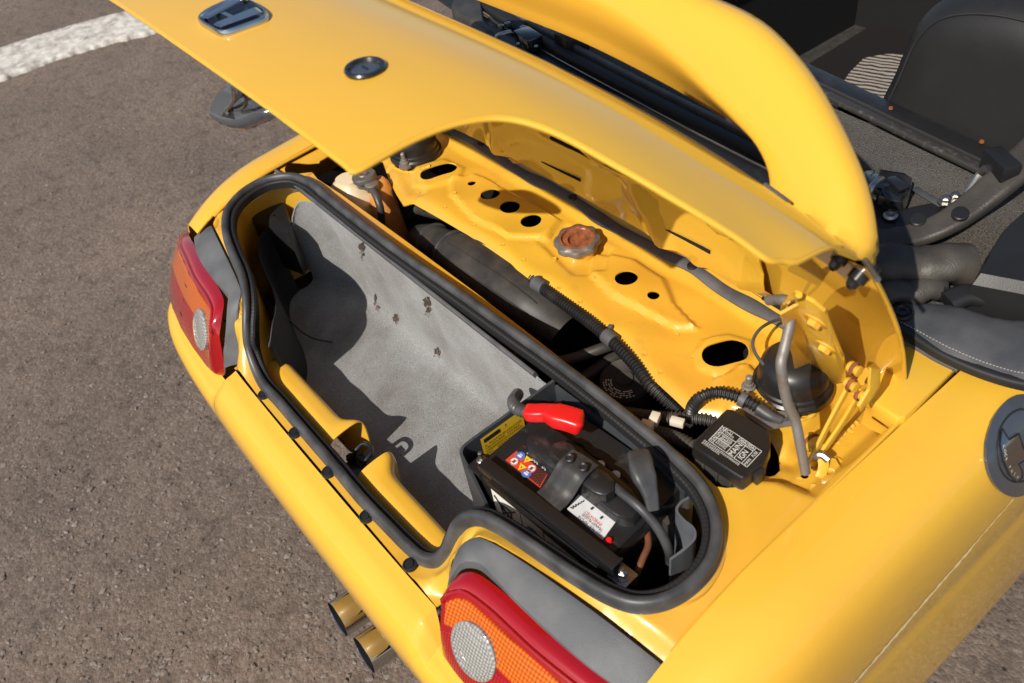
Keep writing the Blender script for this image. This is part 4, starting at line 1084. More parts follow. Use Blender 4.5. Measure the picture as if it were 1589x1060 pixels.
# coolant tank
def tank():
    def rring(c, w, d, z, r, rot=0):
        X, Y, _ = rot2(rot); return [np.array([c[0], c[1], 0]) + X * a + Y * b + np.array([0, 0, z]) for a, b in rrect(w, d, r, 5)]
    c = on_z(545, 300, .70); 
    g = G(); g_loft(g, [rring(c, .105, .070, .54, .02, 8), rring(c, .112, .076, .57, .022, 8), rring(c, .112, .076, .665, .022, 8), rring(c, .106, .070, .690, .022, 8), rring(c, .088, .056, .708, .020, 8), rring(c, .060, .045, .722, .018, 8), rring(c, .046, .040, .728, .017, 8), rring(c, .044, .038, .733, .017, 8)], True, True)
    t = g.make('coolant_tank', 'translucent_tank', car, sharp=60)
    c2 = on_z(597, 320, .69)
    g = G(); g_loft(g, [rring(c2, .062, .062, .58, .026, 8), rring(c2, .068, .066, .60, .028, 8), rring(c2, .068, .066, .612, .028, 8), rring(c2, .056, .056, .618, .024, 8), rring(c2, .050, .052, .66, .022, 8), rring(c2 + np.array([-.008, .004, 0]), .044, .048, .70, .02, 8), rring(c2 + np.array([-.016, .008, 0]), .034, .038, .728, .016, 8), rring(c2 + np.array([-.018, .009, 0]), .022, .026, .736, .010, 8)], True, True)
    g.make('tank_outlet', 'tank_amber', t, sharp=60)
    c3 = on_z(566, 277, .742)
    lathe('tank_cap', [(.018, -.012), (.018, -.002), (.0215, -.001), (.022, .006), (.0205, .009), (.010, .0095), (.0085, .0115), (.004, .0115), (.0035, .009), (0, .009)], c3, (0, -.05, 1), 'pewter', t, 40, wob=lambda a, h: 1 + .035 * math.cos(2 * a + .6))
    lathe('spigot', [(.0125, -.010), (.013, .003), (.010, .005), (0, .005)], on_z(577, 287, .738), (0, -.05, 1), 'pewter', t, 20)
    tube('tank_hose', [on_z(*p, z) for p, z in (((577, 293), .733), ((584, 305), .730), ((590, 322), .715), ((592, 345), .68), ((590, 370), .64))], .0068, 'black_rubber', t, 40)
tank()

# fuse box with printed lid
def fuse_box():
    zc = .772
    cs = [on_z(*p, zc) for p in ((1131, 634), (1197, 674), (1150, 752), (1073, 690))]
    c = (cs[0] + cs[1] + cs[2] + cs[3]) / 4; X = unit((cs[1] - cs[0]) + (cs[2] - cs[3])); X[2] = 0; X = unit(X); Y = np.array([-X[1], X[0], 0]); Z = np.array([0, 0, 1.0])
    pl = lambda px, py: (lambda q: (float((q - c) @ X), float((q - c) @ Y)))(on_z(px, py, zc))
    outl = [pl(*p) for p in ((1077, 683), (1121, 639), (1128, 633), (1138, 634), (1190, 666), (1196, 676), (1196, 694), (1186, 718), (1180, 722), (1165, 735), (1156, 742), (1150, 742), (1078, 695), (1075, 689))]
    fb = G(); g_prism(fb, outl, -.018, 0, c, (X, Y, Z), 0, ((0, 1.02), (.7, 1.0), (.9, .985), (1, .95))); fb = fb.make('fuse_box', 'black_plastic', car, sharp=40)
    m0 = np.array(outl).mean(0)
    g = G(); g_prism(g, [tuple(m0 + (np.array(p) - m0) * .96) for p in outl], -.055, -.018, c, (X, Y, Z)); g.make('fuse_base', 'dusty_plastic', fb, bevel=.002)
    for t in (.2, .5, .8):
        a = np.array(outl[12]) + (np.array(outl[11]) - np.array(outl[12])) * t
        box('base_rib', c + X * a[0] + Y * (a[1] + .0005) + Z * -.034, (.003, .004, .03), 'dusty_plastic', fb, (X, Y, Z), bevel=.0006)
    q = pl(1176, 722); box('latch_tab', c + X * (q[0] + .002) + Y * (q[1] - .002) + Z * -.014, (.012, .014, .018), 'black_plastic', fb, (X, Y, Z), bevel=.001)
    # raised print frame and the table, drawn in photograph directions
    zz = .0007; ax = (X, Y, Z); cz = c + Z * zz
    g = G()
    def line(p, q, w=.00032):
        a, b = np.array(pl(*p)), np.array(pl(*q)); d = unit(b - a); nn = np.array([-d[1], d[0]]) * w
        g_poly(g, [tuple(a - d * w - nn), tuple(b + d * w - nn), tuple(b + d * w + nn), tuple(a - d * w + nn)], cz, ax)
    A, B, Cc, D = (1122, 660.5), (1182, 701), (1159, 725.5), (1099.5, 684)     # table corners
    lerp = lambda p, q, t: (p[0] + (q[0] - p[0]) * t, p[1] + (q[1] - p[1]) * t)
    for p, q in ((A, B), (B, Cc), (Cc, D), (D, A)): line(p, q)
    bi = lambda u, v: lerp(lerp(A, B, u), lerp(D, Cc, u), v)
    line(bi(.10, 0), bi(.10, 1)); line(bi(.46, 0), bi(.46, 1)); line(bi(.10, .33), bi(.46, .33)); line(bi(.10, .66), bi(.46, .66)); line(bi(0, .33), bi(.10, .33)); line(bi(0, .66), bi(.10, .66))
    line(bi(.46, .22), bi(.86, .22)); line(bi(.66, 0), bi(.66, 1)); line(bi(.86, 0), bi(.86, 1))
    TX = unit(np.array(pl(*B)) - np.array(pl(*A))); TY = unit(np.array(pl(*A)) - np.array(pl(*D)))
    tX = X * TX[0] + Y * TX[1]; tY = X * TY[0] + Y * TY[1]
    at = lambda u, v: cz + X * pl(*bi(u, v))[0] + Y * pl(*bi(u, v))[1]
    H = (tX, tY, Z); V = (tY, -tX, Z)
    for t, u, v, s, a in (('15A', .05, .17, .0058, V), ('15A', .05, .50, .0058, V), ('15A', .05, .83, .0058, V), ('ECU', .19, .11, .0066, H), ('ECU', .23, .50, .0052, H), ('50A', .56, .11, .0064, H), ('50A', .76, .11, .0064, H), ('MAIN', .56, .62, .0098, V), ('IGN', .76, .62, .0098, V), ('MAIN', .935, .78, .0052, V), ('FUSE', .935, .30, .0052, V)):
        g_text(g, t, s, at(u, v), a, sx=.85)
    r_ = random.Random(3)
    def kana(u0, u1, v, s):                                 # rows of small square characters
        n = int((u1 - u0) / s)
        for i in range(n):
            p = at(u0 + (i + .5) * s, v); w = .0013 * s / .045; h = .0012
            for k in range(3):
                yy = (k - 1) * h * .9; ww = w * r_.uniform(.5, 1)
                g_rect(g, -ww, yy - h * .15, ww, yy + h * .15, p, H)
            xx = r_.uniform(-.5, .5) * w; g_rect(g, xx - .00014, -h * 1.2, xx + .00014, h * 1.2, p, H)
    kana(.13, .38, .22, .045); kana(.13, .42, .41, .045); kana(.28, .44, .52, .042); kana(.13, .44, .60, .045); kana(.13, .40, .74, .045); kana(.13, .42, .86, .045)
    kana(-.08, .86, 1.12, .046); kana(-.08, .40, 1.24, .046)
    g.make('fuse_label', 'print_white', fb, smooth=False)
    fr = [pl(*p) for p in ((1112, 654), (1190, 703), (1158, 741), (1080, 690))]
    g2 = G(); path = np.array([c + X * p[0] + Y * p[1] + Z * .0004 for p in spline(np.array([fr[0], fr[1], fr[2], fr[3]]), 4, True)])
    pts = [c + X * a + Y * b + Z * .0003 for a, b in fr]
    for i in range(4):
        gg = G(); g_sweep(gg, np.array([pts[i], pts[(i + 1) % 4]]), rrect(.0012, .0012, .0004, 2), up=np.array([0, 0, 1.0])); gg.make('lid_bead', 'black_plastic', fb)
fuse_box()
mat('tray_light', (.085, .095, .11), rough=.5, spec=.4, dirt=(.13, .14, .15), dirt_scale=20, dirt_lo=.4, dirt_hi=.8)
mat('torn_felt', (.05, .043, .038), rough=.95, spec=.1, var=(.11, .085, .07), var_scale=500, var_amt=1, bump=.8, bump_scale=700)
mat('torn_edge', (.24, .17, .14), rough=.95, spec=.1)
# ================================================================ LUGGAGE BAY INTERIOR
FLOOR_Z = .530
def carpet():
    xs = np.linspace(-.495, .2165, 72); curves = []
    prof = spline([(.269, .742), (.2735, .72), (.279, .68), (.2845, .62), (.2855, .560), (.2825, .540), (.268, .5315), (.24, .530), (.16, .530), (.10, .530), (.062, .530)], 60)
    for x in xs:
        q = prof.copy(); t = float(sstep(-.40, -.52, x))
        q[:, 0] -= .055 * t * sstep(.15, .29, q[:, 0])          # front wall rounds back at the left end
        w = .0016 * np.sin(x * 43 + q[:, 1] * 20) + .0012 * np.sin(x * 97 + q[:, 0] * 60)
        k = np.arange(len(q)) / (len(q) - 1)
        q[:, 0] += w * sstep(.6, .2, k); q[:, 1] += w * sstep(.4, .7, k)
        q[:, 0] += .004 * math.exp(-((x + .27) / .012) ** 2) * sstep(.7, .3, k)
        q[:, 1] = np.minimum(q[:, 1], .742 - .11 * min(1.0, max(0.0, (-.445 - x) / .05)) ** 2)
        curves.append([(x, a, b) for a, b in q])
    g = G(); g_loft(g, curves); return g.make('trunk_carpet', 'trunk_felt', car, thick=.003, thick_off=0, sharp=None)
cpt = carpet(); cpt['label'] = 'grey felt lining of the luggage bay with small torn patches'
cpt_tree = bvh_of(cpt)
def tear(px, py, w, h, seed):
    r = random.Random(seed); pts = []
    n = 13
    for i in range(n):
        t = 2 * math.pi * i / n; k = r.uniform(.45, .98); pts.append((px + w * k * math.cos(t), py + h * k * math.sin(t)))
    o = drape('carpet_tear', pts, cpt_tree, .0011, 2.2, 'torn_felt', cpt)
    for _ in range(4):
        a = (px + r.uniform(-w, w) * .8, py + r.uniform(-h, h) * .8); b = (a[0] + r.uniform(-4, 4), a[1] + r.uniform(2, 7))
        p, n_ = hit(cpt_tree, *a); q, n2 = hit(cpt_tree, *b)
        if p is None or q is None: continue
        g = G(); g_tube(g, [p + n_ * .001, (p + q) / 2 + n_ * .003, q + n2 * .0015], .0005, 8, 5); g.make('torn_fibre', 'torn_edge', o)
for k, a in enumerate(((562, 382, 6, 9), (564, 394, 3, 4), (583, 463, 2.5, 10), (587, 476, 4, 4), (614, 494, 6, 9), (663, 467, 8, 11), (665, 481, 5, 6), (679, 545, 6.5, 8))): tear(*a, 20 + k)
# plastic strip holding the top edge of the felt
pts = [on_y(*p, .288) for p in ((452, 297), (480, 310), (520, 331), (570, 366), (640, 417), (713, 468), (789, 522), (832, 556), (850, 570))]
pts = [np.array([p[0], .2665, .7455]) for i, p in enumerate(pts)]
g = G(); g_sweep(g, spline(pts, 60), rrect(.006, .013, .002, 3), up=np.array([0, -.35, 1.0])); g.make('felt_retainer', 'grey_rubber', car)

# left-hand black liner
mask = [i for i in range(len(SEALP)) if SEALP[i][0] < -.245 and SEALP[i][1] < .20]
lp = SEALP[mask] + IN[mask] * .036
order = np.argsort([i for i in mask]); lp = spline(lp[::3], 60)
rows = []
for z, k in ((.690, 0), (.66, .004), (.60, .010), (.54, .018), (.528, .022)):
    q = lp + (np.array([-.36, .20, 0]) - lp) * np.array([1, 1, 0]) * (k * 3); q[:, 2] = np.minimum(z, np.interp(lp[:, 1], _sy, _sz) - .035 - k * .2); rows.append(q)
g = G(); g_loft(g, rows); g.make('side_liner', 'liner_black', car, thick=.002, thick_off=0)
cov = [on_z(*p, .70) for p in ((384, 331), (412, 318), (437, 309), (441, 312), (448, 335), (452, 352), (446, 362), (420, 352), (392, 342))]
g = G(); cc = np.mean(cov, 0)
g_loft(g, [[p * np.array([1, 1, 0]) + np.array([0, 0, .60]) for p in cov], [p * np.array([1, 1, 0]) + np.array([0, 0, .688 + .02 * (p[1] - cc[1])]) for p in cov], [cc + (p - cc) * .93 + np.array([0, 0, -.004]) for p in cov], [cc + (p - cc) * .05 for p in cov]], True); g.make('liner_cover', 'black_plastic', car)
g = G(); g.add([(-.54, .05, .527), (-.20, .05, .527), (-.20, .28, .527), (-.54, .28, .527)], [(0, 1, 2, 3)]); g.make('liner_base', 'liner_black', car, smooth=False)
tube('lamp_wire', [(-.435, .12, .60), (-.40, .13, .575), (-.36, .14, .548), (-.33, .15, .545), (-.31, .17, .536)], .002, 'black_rubber', car, 30, 8)

# --- rear inner panel with the catch opening
def rear_panel():
    def seg(x0, x1, flare_at, n=60):
        cs = []
        for x in np.linspace(x0, x1, n):
            d = abs(x - flare_at); f = math.exp(-(d / .022) ** 2); y1 = .066 + .020 * f
            if flare_at < 0: y1 -= .010 * float(sstep(-.235, -.27, x))
            zt = .612 + .004 * f
            q = spline([(.0225, .598), (.030, .6075), (.040, .6125), (y1 - .012, zt), (y1 - .003, zt - .002), (y1 + .002, zt - .010), (y1 + .003, .585), (y1, .55), (y1 - .004, .524)], 26)
            cs.append([(x, a, b) for a, b in q])
        g = G(); g_loft(g, cs); return g.make('rear_inner_panel', 'yellow_paint', car, thick=.0016, thick_off=0)
    seg(-.262, -.036, -.036); seg(.046, .262, .046)
    g = G(); g_loft(g, [[(-.036, .024, .597), (.046, .024, .597)], [(-.036, .030, .59), (.046, .030, .59)], [(-.036, .034, .53), (.046, .034, .53)]]); g.make('catch_plate', 'black_steel', car, thick=.002)
rear_panel()
def striker():
    b = box('striker_base', (.004, .046, .566), (.050, .026, .008), 'black_steel', car, bevel=.0015)
    g = G(); g_tube(g, [(-.010, .044, .566), (-.010, .052, .590), (-.008, .068, .598), (.004, .0735, .5985), (.016, .068, .598), (.018, .052, .590), (.018, .044, .566)], .0036, 60, 10); g.make('striker_loop', 'black_steel', b)
    box('striker_pad', (.004, .060, .5855), (.014, .020, .006), 'black_plastic', b, bevel=.001)
    lathe('striker_bolt', [(.0075, 0), (.0075, .005), (.006, .0065), (0, .0065)], (-.022, .046, .570), (0, 0, 1), 'black_steel', b, 6, sharp=30)
striker()
# push pins along the sill
for p in ((411, 612), (459, 671), (511, 732), (570, 801), (638, 876)):
    c = on_z(*p, .6155); c[1] -= .0015
    pin = lathe('push_pin', [(.0105, -.002), (.0105, .0015), (.0095, .0035), (.0078, .0038), (.0074, .0025), (.0062, .0028), (.0055, .0048), (0, .0052)], c, (0, -.12, 1), 'black_plastic', car, 26)

# --- battery tray
def tray():
    t = .004
    z1 = .746
    # left wall with a rounded near corner, near wall cut away in a slope
    path = [(.2185, .276), (.2185, .24), (.2185, .18), (.2185, .135), (.2195, .1235), (.2235, .1165), (.2300, .1135), (.245, .1125), (.262, .1125), (.285, .1125)]
    P = spline([np.array([a, b, 0]) for a, b in path], 60)
    s = np.r_[0, np.cumsum(np.linalg.norm(np.diff(P, axis=0), axis=1))]
    top = np.interp(s, [0, .155, .170, .185, .215, .26], [z1 + .002, z1, z1 - .004, z1 - .022, z1 - .10, .58])
    rows = [[(p[0], p[1], zt + (.528 - zt) * k) for p, zt in zip(P, top)] for k in np.linspace(0, 1, 12)]
    g = G(); g_loft(g, rows); tr = g.make('battery_tray', 'tray_plastic', car, thick=t, thick_off=0)
    tr['label'] = 'dark grey plastic battery tray beside the felt-lined well'
    # far wall, steps and the wavy right wall
    far = [(.2185, .277), (.30, .279), (.40, .279), (.455, .272)]
    F = spline([np.array([a, b, 0]) for a, b in far], 40)
    g = G(); g_loft(g, [[(p[0], p[1], z) for p in F] for z in (.738, .72, .68, .60, .528)]); g.make('tray_wall', 'tray_plastic', tr, thick=t, thick_off=0)
    g = G(); g_loft(g, [[(p[0], p[1] - .001, .706) for p in F[4:]], [(p[0], p[1] - .030, .700) for p in F[4:]], [(p[0], p[1] - .032, .60) for p in F[4:]]]); g.make('tray_step', 'dusty_plastic', tr, thick=.002, thick_off=0)
    wav = [on_z(*p, .738) for p in ((1008, 702), (1040, 722), (1060, 742), (1074, 756), (1070, 770), (1056, 780), (1050, 792), (1060, 806), (1076, 820), (1078, 834), (1064, 850), (1040, 868))]
    W = spline(wav, 90)
    rows = []
    for k in np.linspace(0, 1, 8):
        q = W.copy(); q[:, 2] = .738 - (.738 - .53) * k; q[:, 0] -= .004 * k; rows.append(q)
    g = G(); g_loft(g, rows); g.make('tray_wall', 'tray_light', tr, thick=.003, thick_off=0)
    g = G(); g.add([(.216, .10, .5345), (.53, .10, .5345), (.53, .30, .5345), (.216, .30, .5345)], [(0, 1, 2, 3)]); g.make('tray_floor', 'liner_black', tr, smooth=False)
    # toothed rubber strip lying along the step
    for i in range(13):
        box('rib', (.305 + i * .0085, .2675, .7085), (.0045, .011, .006), 'black_rubber', tr, bevel=.001)
    box('strip', (.355, .272, .7060), (.12, .005, .006), 'black_rubber', tr, bevel=.001)
    # yellow caution label on the inner face
    X = np.array([0, -1.0, 0]); Y = np.array([0, 0, 1.0]); Z = np.array([1.0, 0, 0])
    px = ((748, 675), (806, 637), (825, 664), (757, 700)); x0 = .2215
    q = [on_x(*p, x0) for p in px]
    y0 = max(q[0][1], q[1][1]); ya = min(a[1] for a in q); zt = .740; zb = .680
    c = np.array([x0, (y0 + ya) / 2, (zt + zb) / 2]); w = (y0 - ya) / 2 + .004; h = (zt - zb) / 2
    # the left wall faces +x: reading direction runs forward
    X = np.array([0, 1.0, 0])
    lb = G(); g_rect(lb, -w, -h, w, h, c, (X, Y, Z)); lb = lb.make('caution_label', 'print_yellow', tr, smooth=False)
    g = G(); r_ = random.Random(5); cz = c + Z * .0006
    g_rect(g, -w + .004, h - .011, -w + .030, h - .004, cz, (X, Y, Z)); 
    for row in range(6):
        yy = h - .017 - row * .0056
        x = -w + .004
        while x < w - .006:
            if r_.random() < .9:
                ww = r_.uniform(.0016, .0026)
                for k in (-1, 0, 1):
                    g_rect(g, x, yy + k * .0013 - .0003, x + ww * r_.uniform(.5, 1), yy + k * .0013 + .0003, cz, (X, Y, Z))
                g_rect(g, x + ww * .4, yy - .0018, x + ww * .4 + .0004, yy + .0018, cz, (X, Y, Z))
            x += .0036
    g_text(g, '!', .010, cz + X * (-w + .040) + Y * (h - .0075), (X, Y, Z))
    g.make('caution_print', 'print_black', lb, smooth=False)
    return tr
tray()

# ================================================================ BATTERY
bat = empty('car_battery', (.36, .2, .536))
tag(bat, 'black car battery clamped by a bracket in the tray beside the felt-lined well', 'battery')
BX, BY, BZ = rot2(4.0)
B0 = on_z(868, 742, .734)          # middle of the top face, near side
def bl(px, py, z): return on_z(px, py, z)
def loc(px, py, z):
    q = on_z(px, py, z) - B0; return (float(q @ BX), float(q @ BY))
ax = (BX, BY, BZ)
def battery():
    n0 = loc(757, 712, .734); n1 = loc(945, 852, .734)
    x0, x1 = n0[0] - .002, n1[0] + .006; y0 = float((on_z(748, 715, .7485) - B0) @ BY) - .0045; y1 = y0 + .142
    c = B0 + BX * (x0 + x1) / 2 + BY * (y0 + y1) / 2
    W = x1 - x0; D = y1 - y0
    case = G(); g_prism(case, rrect(W, D, .004, 3), -.200, -.022, c, ax, 0, ((0, .985), (1, 1))); case = case.make('case', 'battery_black', bat, sharp=40)
    g = G(); g_prism(g, rrect(W + .005, D + .005, .005, 3), -.022, 0, c, ax, 0, ((0, 1), (.8, 1), (1, .985))); top = g.make('case_top', 'battery_black', bat, sharp=30)
    # long raised vent cover, with two humps
    def block(name, pts, z0, z1, material='battery_black', parent=bat, s=.93):
        poly = [loc(*p, z1) for p in pts]
        g_ = G(); g_prism(g_, poly, z0 - .734, z1 - .734, B0, ax, 0, ((0, 1.02), (.75, 1.0), (.93, .985), (1, s))); return g_.make(name, material, parent, sharp=45)
    # cover traced as a long rounded bar
    cov = [(815, 686), (820, 672), (832, 662), (850, 660), (864, 666), (900, 693), (950, 731), (985, 762), (994, 778), (992, 792), (982, 803), (968, 804), (952, 797), (900, 757), (850, 720), (820, 697)]
    vc = block('vent_cover', cov, .734, .750)
    block('vent_hump', [(852, 700), (858, 687), (874, 682), (890, 690), (898, 700), (892, 716), (880, 722), (866, 714)], .748, .768, parent=vc, s=.9)
    block('vent_hump', [(898, 733), (904, 722), (922, 720), (945, 734), (955, 746), (953, 760), (940, 768), (922, 764), (904, 750)], .748, .766, parent=vc, s=.9)
    # rear half of the lid: parting line and plugs
    for p in ((931, 722), (955, 738)):
        lathe('vent_plug', [(.006, 0), (.006, .002), (.0045, .0028), (.0035, .0022), (0, .0024)], on_z(*p, .7345), (0, 0, 1), 'print_white', bat, 18)
    wl_ = spline([on_z(*p, .735) for p in ((868, 672), (890, 686), (903, 690), (918, 706), (932, 712), (948, 728), (962, 734), (975, 748))], 50)
    g = G(); g_tube(g, wl_, .0012, 60, 6); g.make('parting_bead', 'battery_black', bat)
    # clamp strap over the cover
    L = [on_z(*p, z) for p, z in (((889, 697), .771), ((876, 707), .772), ((866, 718), .770), ((852, 742), .752), ((845, 752), .748), ((833, 764), .7465))]
    Rr = [on_z(*p, z) for p, z in (((929, 722), .771), ((917, 732), .772), ((905, 746), .770), ((888, 772), .752), ((880, 782), .748), ((868, 794), .7465))]
    La = spline(L, 30); Ra = spline(Rr, 30); cs = []
    for a, b in zip(La, Ra):
        cs.append([a + (b - a) * t + np.array([0, 0, .0016 * (1 if .2 < t < .8 else 0)]) for t in np.linspace(0, 1, 12)])
    g = G(); g_loft(g, cs); st = g.make('clamp_strap', 'strap_steel', bat, thick=.002, thick_off=1)
    for p in ((884, 711), (905, 725)):
        c_ = on_z(*p, .777)
        lathe('strap_boss', [(.0058, -.003), (.0058, .001), (.0045, .0022), (.003, .001), (0, .001)], c_, (-.1, -.15, 1), 'print_black', st, 18)
    # angle bar
    a = on_z(748, 715, .7485); b = on_z(958, 876, .7485); d = unit(b - a); sd = np.array([-d[1], d[0], 0])
    L_ = np.linalg.norm(b - a)
    pr = [(-.0085, 0), (.0085, 0), (.0085, -.0025), (-.006, -.0025), (-.006, -.017), (-.0085, -.017)]
    pr = [(-q[0], q[1]) for q in pr]
    g = G(); n = 60; path = np.array([a + d * L_ * t for t in np.linspace(0, 1, n)])
    g_sweep(g, path, pr, up=np.array([0, 0, 1.0])); bar = g.make('clamp_bar', 'black_steel', bat, bevel=.0009)
    g = G(); g_sweep(g, np.array([a + d * .02 - sd * .0115 + np.array([0, 0, -.015]), b - d * .02 - sd * .0115 + np.array([0, 0, -.015])]), rrect(.002, .004, .0008, 2), up=np.array([0, 0, 1.0])); g.make('bar_rib', 'black_steel', bar)
    # ends: lower tabs with studs
    e0 = on_z(746, 722, .732)
    box('bar_tab', e0, (.024, .026, .003), 'black_steel', bar, rot2(4), bevel=.0008)
    s0 = lathe('stud', [(.0068, 0), (.0068, .005), (.0055, .006), (.0030, .006), (.0030, .018), (.002, .0195), (0, .0195)], e0 + np.array([-.002, .004, .0015]), (0, 0, 1), 'steel', bar, 10, sharp=30)
    e1 = on_z(966, 893, .718)
    box('bar_tab', e1, (.026, .024, .003), 'steel', bar, rot2(4), bevel=.0008)
    g = G(); g_loft(g, [[b + sd * .010 + np.array([0, 0, -.001]), b - sd * .010 + np.array([0, 0, -.001])], [e1 + sd * .010 - d * .012, e1 - sd * .010 - d * .012]]); g.make('bar_drop', 'black_steel', bar, thick=.003)
    lathe('washer', [(.0095, .0015), (.0095, .003), (.005, .0033)], e1, (0, 0, 1), 'steel', bar, 24)
    lathe('nut', [(.0066, .003), (.0066, .0085), (.0052, .0095), (.003, .0095), (.003, .015), (0, .0155)], e1, (0, 0, 1), 'steel', bar, 6, sharp=30)
    # warning label on top
    def sticker(name, px, material, z=.7347):
        pts = [on_z(*p, z) for p in px]; g_ = G(); g_.add(pts, [tuple(range(len(pts)))]); return g_.make(name, material, bat, smooth=False)
    wlab = sticker('warning_label', ((784, 714), (812, 691), (857, 724), (838, 757)), 'print_red', .7348)
    A, Bq, Cq, Dq = [np.array(p, float) for p in ((784, 714), (812, 691), (857, 724), (838, 757))]
    bi = lambda u, v: (A + (Dq - A) * u) * (1 - v) + (Bq + (Cq - Bq) * u) * v
    r_ = random.Random(2)
    tx = unit(on_z(*bi(1, .5), .7355) - on_z(*bi(0, .5), .7355)); ty = np.array([-tx[1], tx[0], 0]); tz = np.array([0, 0, 1.0]); TA = (tx, ty, tz); TB = (-tx, -ty, tz)
    def disc(name, u, v, r, material, z=.7352, parent=wlab, n=20, tri=False):
        c_ = on_z(*bi(u, v), z); g_ = G()
        k = 3 if tri else n
        g_poly(g_, [(r * math.cos(2 * math.pi * i / k + (-math.pi / 2 if tri else 0)), r * math.sin(2 * math.pi * i / k + (-math.pi / 2 if tri else 0))) for i in range(k)], c_, TA); g_.make(name, material, parent, smooth=False); return c_
    c_ = on_z(*bi(.78, .35), .7350)
    dots = G()
    for i in range(13):
        for j in range(9):
            q = on_z(*bi(.55 + i * .034, .06 + j * .075 + (i % 2) * .035), .7351); g_poly(dots, [(.0012 * math.cos(t), .0012 * math.sin(t)) for t in np.linspace(0, 6.28, 9)[:-1]], q, TA)
    for i in range(10):
        for j in range(5):
            q = on_z(*bi(.05 + i * .05, .62 + j * .075 + (i % 2) * .035), .7351); g_poly(dots, [(.0011 * math.cos(t), .0011 * math.sin(t)) for t in np.linspace(0, 6.28, 9)[:-1]], q, TA)
    dots.make('label_dots', 'print_black', wlab, smooth=False)
    strip = G(); g_poly(strip, [(-.033, -.0055), (.028, -.0055), (.028, .0055), (-.033, .0055)], on_z(*bi(.60, .80), .7352), TA); strip.make('label_strip', 'print_black', wlab, smooth=False)
    txt = G(); g_text(txt, '300', .0085, on_z(*bi(.55, .80), .7356), TB); g_text(txt, '30', .0085, on_z(*bi(.85, .80), .7356), TB); g_text(txt, '32', .0065, on_z(*bi(.28, .88), .7356), TB)
    for u, v, k in ((.16, .20, 0), (.16, .55, 1), (.36, .62, 2), (.38, .22, 3), (.58, .42, 4), (.56, .12, 5)):
        m_ = ('print_white', 'print_blue', 'print_yellow', 'print_yellow', 'print_white', 'print_blue')[k]
        tri = k in (2, 3)
        c_ = disc('pictogram', u, v, .0066 if tri else .0062, m_, .7353, tri=tri)
        g_ = G()
        if k in (0, 4):
            ring_o = [(.0062 * math.cos(t), .0062 * math.sin(t)) for t in np.linspace(0, 2 * math.pi, 24, endpoint=False)]
            gg = G(); vv = [c_ + tx * a + ty * b + tz * .0003 for a, b in ring_o] + [c_ + (tx * a + ty * b) * .8 + tz * .0003 for a, b in ring_o]
            gg.add(vv, [(i, (i + 1) % 24, 24 + (i + 1) % 24, 24 + i) for i in range(24)])
            X2 = unit(tx + ty); g_rect(gg, -.005, -.0006, .005, .0006, c_ + tz * .0004, (X2, np.cross(tz, X2), tz)); gg.make('prohibition_mark', 'print_red', wlab, smooth=False)
            g_rect(g_, -.0018, -.0026, .0018, .0022, c_ + tz * .0002, TA); g_.make('pictogram_sign', 'print_black', wlab, smooth=False)
        elif tri:
            g_text(g_, '!' if k == 2 else '*', .006, c_ + tz * .0004, TB); g_.make('pictogram_sign', 'print_black', wlab, smooth=False)
        else:
            g_rect(g_, -.003, -.0024, .003, .0004, c_ + tz * .0004, TA); g_rect(g_, -.0022, .0012, .0022, .0026, c_ + tz * .0004, TA); g_.make('pictogram_sign', 'print_white', wlab, smooth=False)
    txt.make('label_print', 'print_white', wlab, smooth=False)
    # white notice
    px = ((880, 790), (899, 765), (956, 809), (935, 838))
    no = sticker('notice_label', px, 'paper_white', .7350)
    A2, B2, C2, D2 = [np.array(p, float) for p in px]
    b2 = lambda u, v: (A2 + (D2 - A2) * u) * (1 - v) + (B2 + (C2 - B2) * u) * v
    tx2 = unit(on_z(*b2(1, .5), .7355) - on_z(*b2(0, .5), .7355)); ty2 = np.array([-tx2[1], tx2[0], 0]); T2 = (-tx2, -ty2, tz)
    tt = G()
    for s, v in (('YOU MUST REMOVE', .10), ('TRANSIT PLUG(S)', .30)): g_text(tt, s, .0052, on_z(*b2(.60, v), .7356), (ty2 * 0 - tx2, -ty2, tz), sx=.8)
    tt.make('notice_print', 'print_black', no, smooth=False)
    tt = G(); g_text(tt, 'IMMEDIATELY', .0056, on_z(*b2(.56, .47), .7356), (-tx2, -ty2, tz), sx=.8); g_text(tt, '!!', .008, on_z(*b2(.94, .06), .7356), (-tx2, -ty2, tz))
    tt.make('notice_print', 'print_red', no, smooth=False)
    tt = G()
    for u, v in ((.42, .80), (.70, .74)): g_rect(tt, -.0014, -.0022, .0014, .0022, on_z(*b2(u, v), .7356), T2)
    for k in range(5):
        g_tube(tt, [on_z(*b2(.03 + .03 * k, .16 + .14 * k), .7357), on_z(*b2(.10 + .02 * k, .22 + .14 * k), .7357), on_z(*b2(.05 + .03 * k, .30 + .14 * k), .7357)], .0006, 8, 5)
    tt.make('notice_drawing', 'print_black', no, smooth=False)
    # labels on the near side of the case
    nY = -BY; near = B0 + BY * (y0 - .0006); sx_ = lambda x, z: near + BX * x + np.array([0, 0, z])
    def side(name, x0_, x1_, z0_, z1_, material, dd=0.0005):
        g_ = G(); g_.add([sx_(x0_, z0_) + nY * dd, sx_(x1_, z0_) + nY * dd, sx_(x1_, z1_) + nY * dd, sx_(x0_, z1_) + nY * dd], [(0, 1, 2, 3)]); return g_.make(name, material, bat, smooth=False)
    xm = x0 + .022
    s1 = side('recycling_label', xm, xm + .052, -.078, -.023, 'pale_label'); side('recycling_label', xm + .054, xm + .092, -.078, -.025, 'pale_label'); side('text_label', xm + .094, xm + .150, -.078, -.028, 'pale_label')
    g_ = G(); c_ = sx_(xm + .024, -.055) + nY * .0012; SX = (BX, BZ, nY)
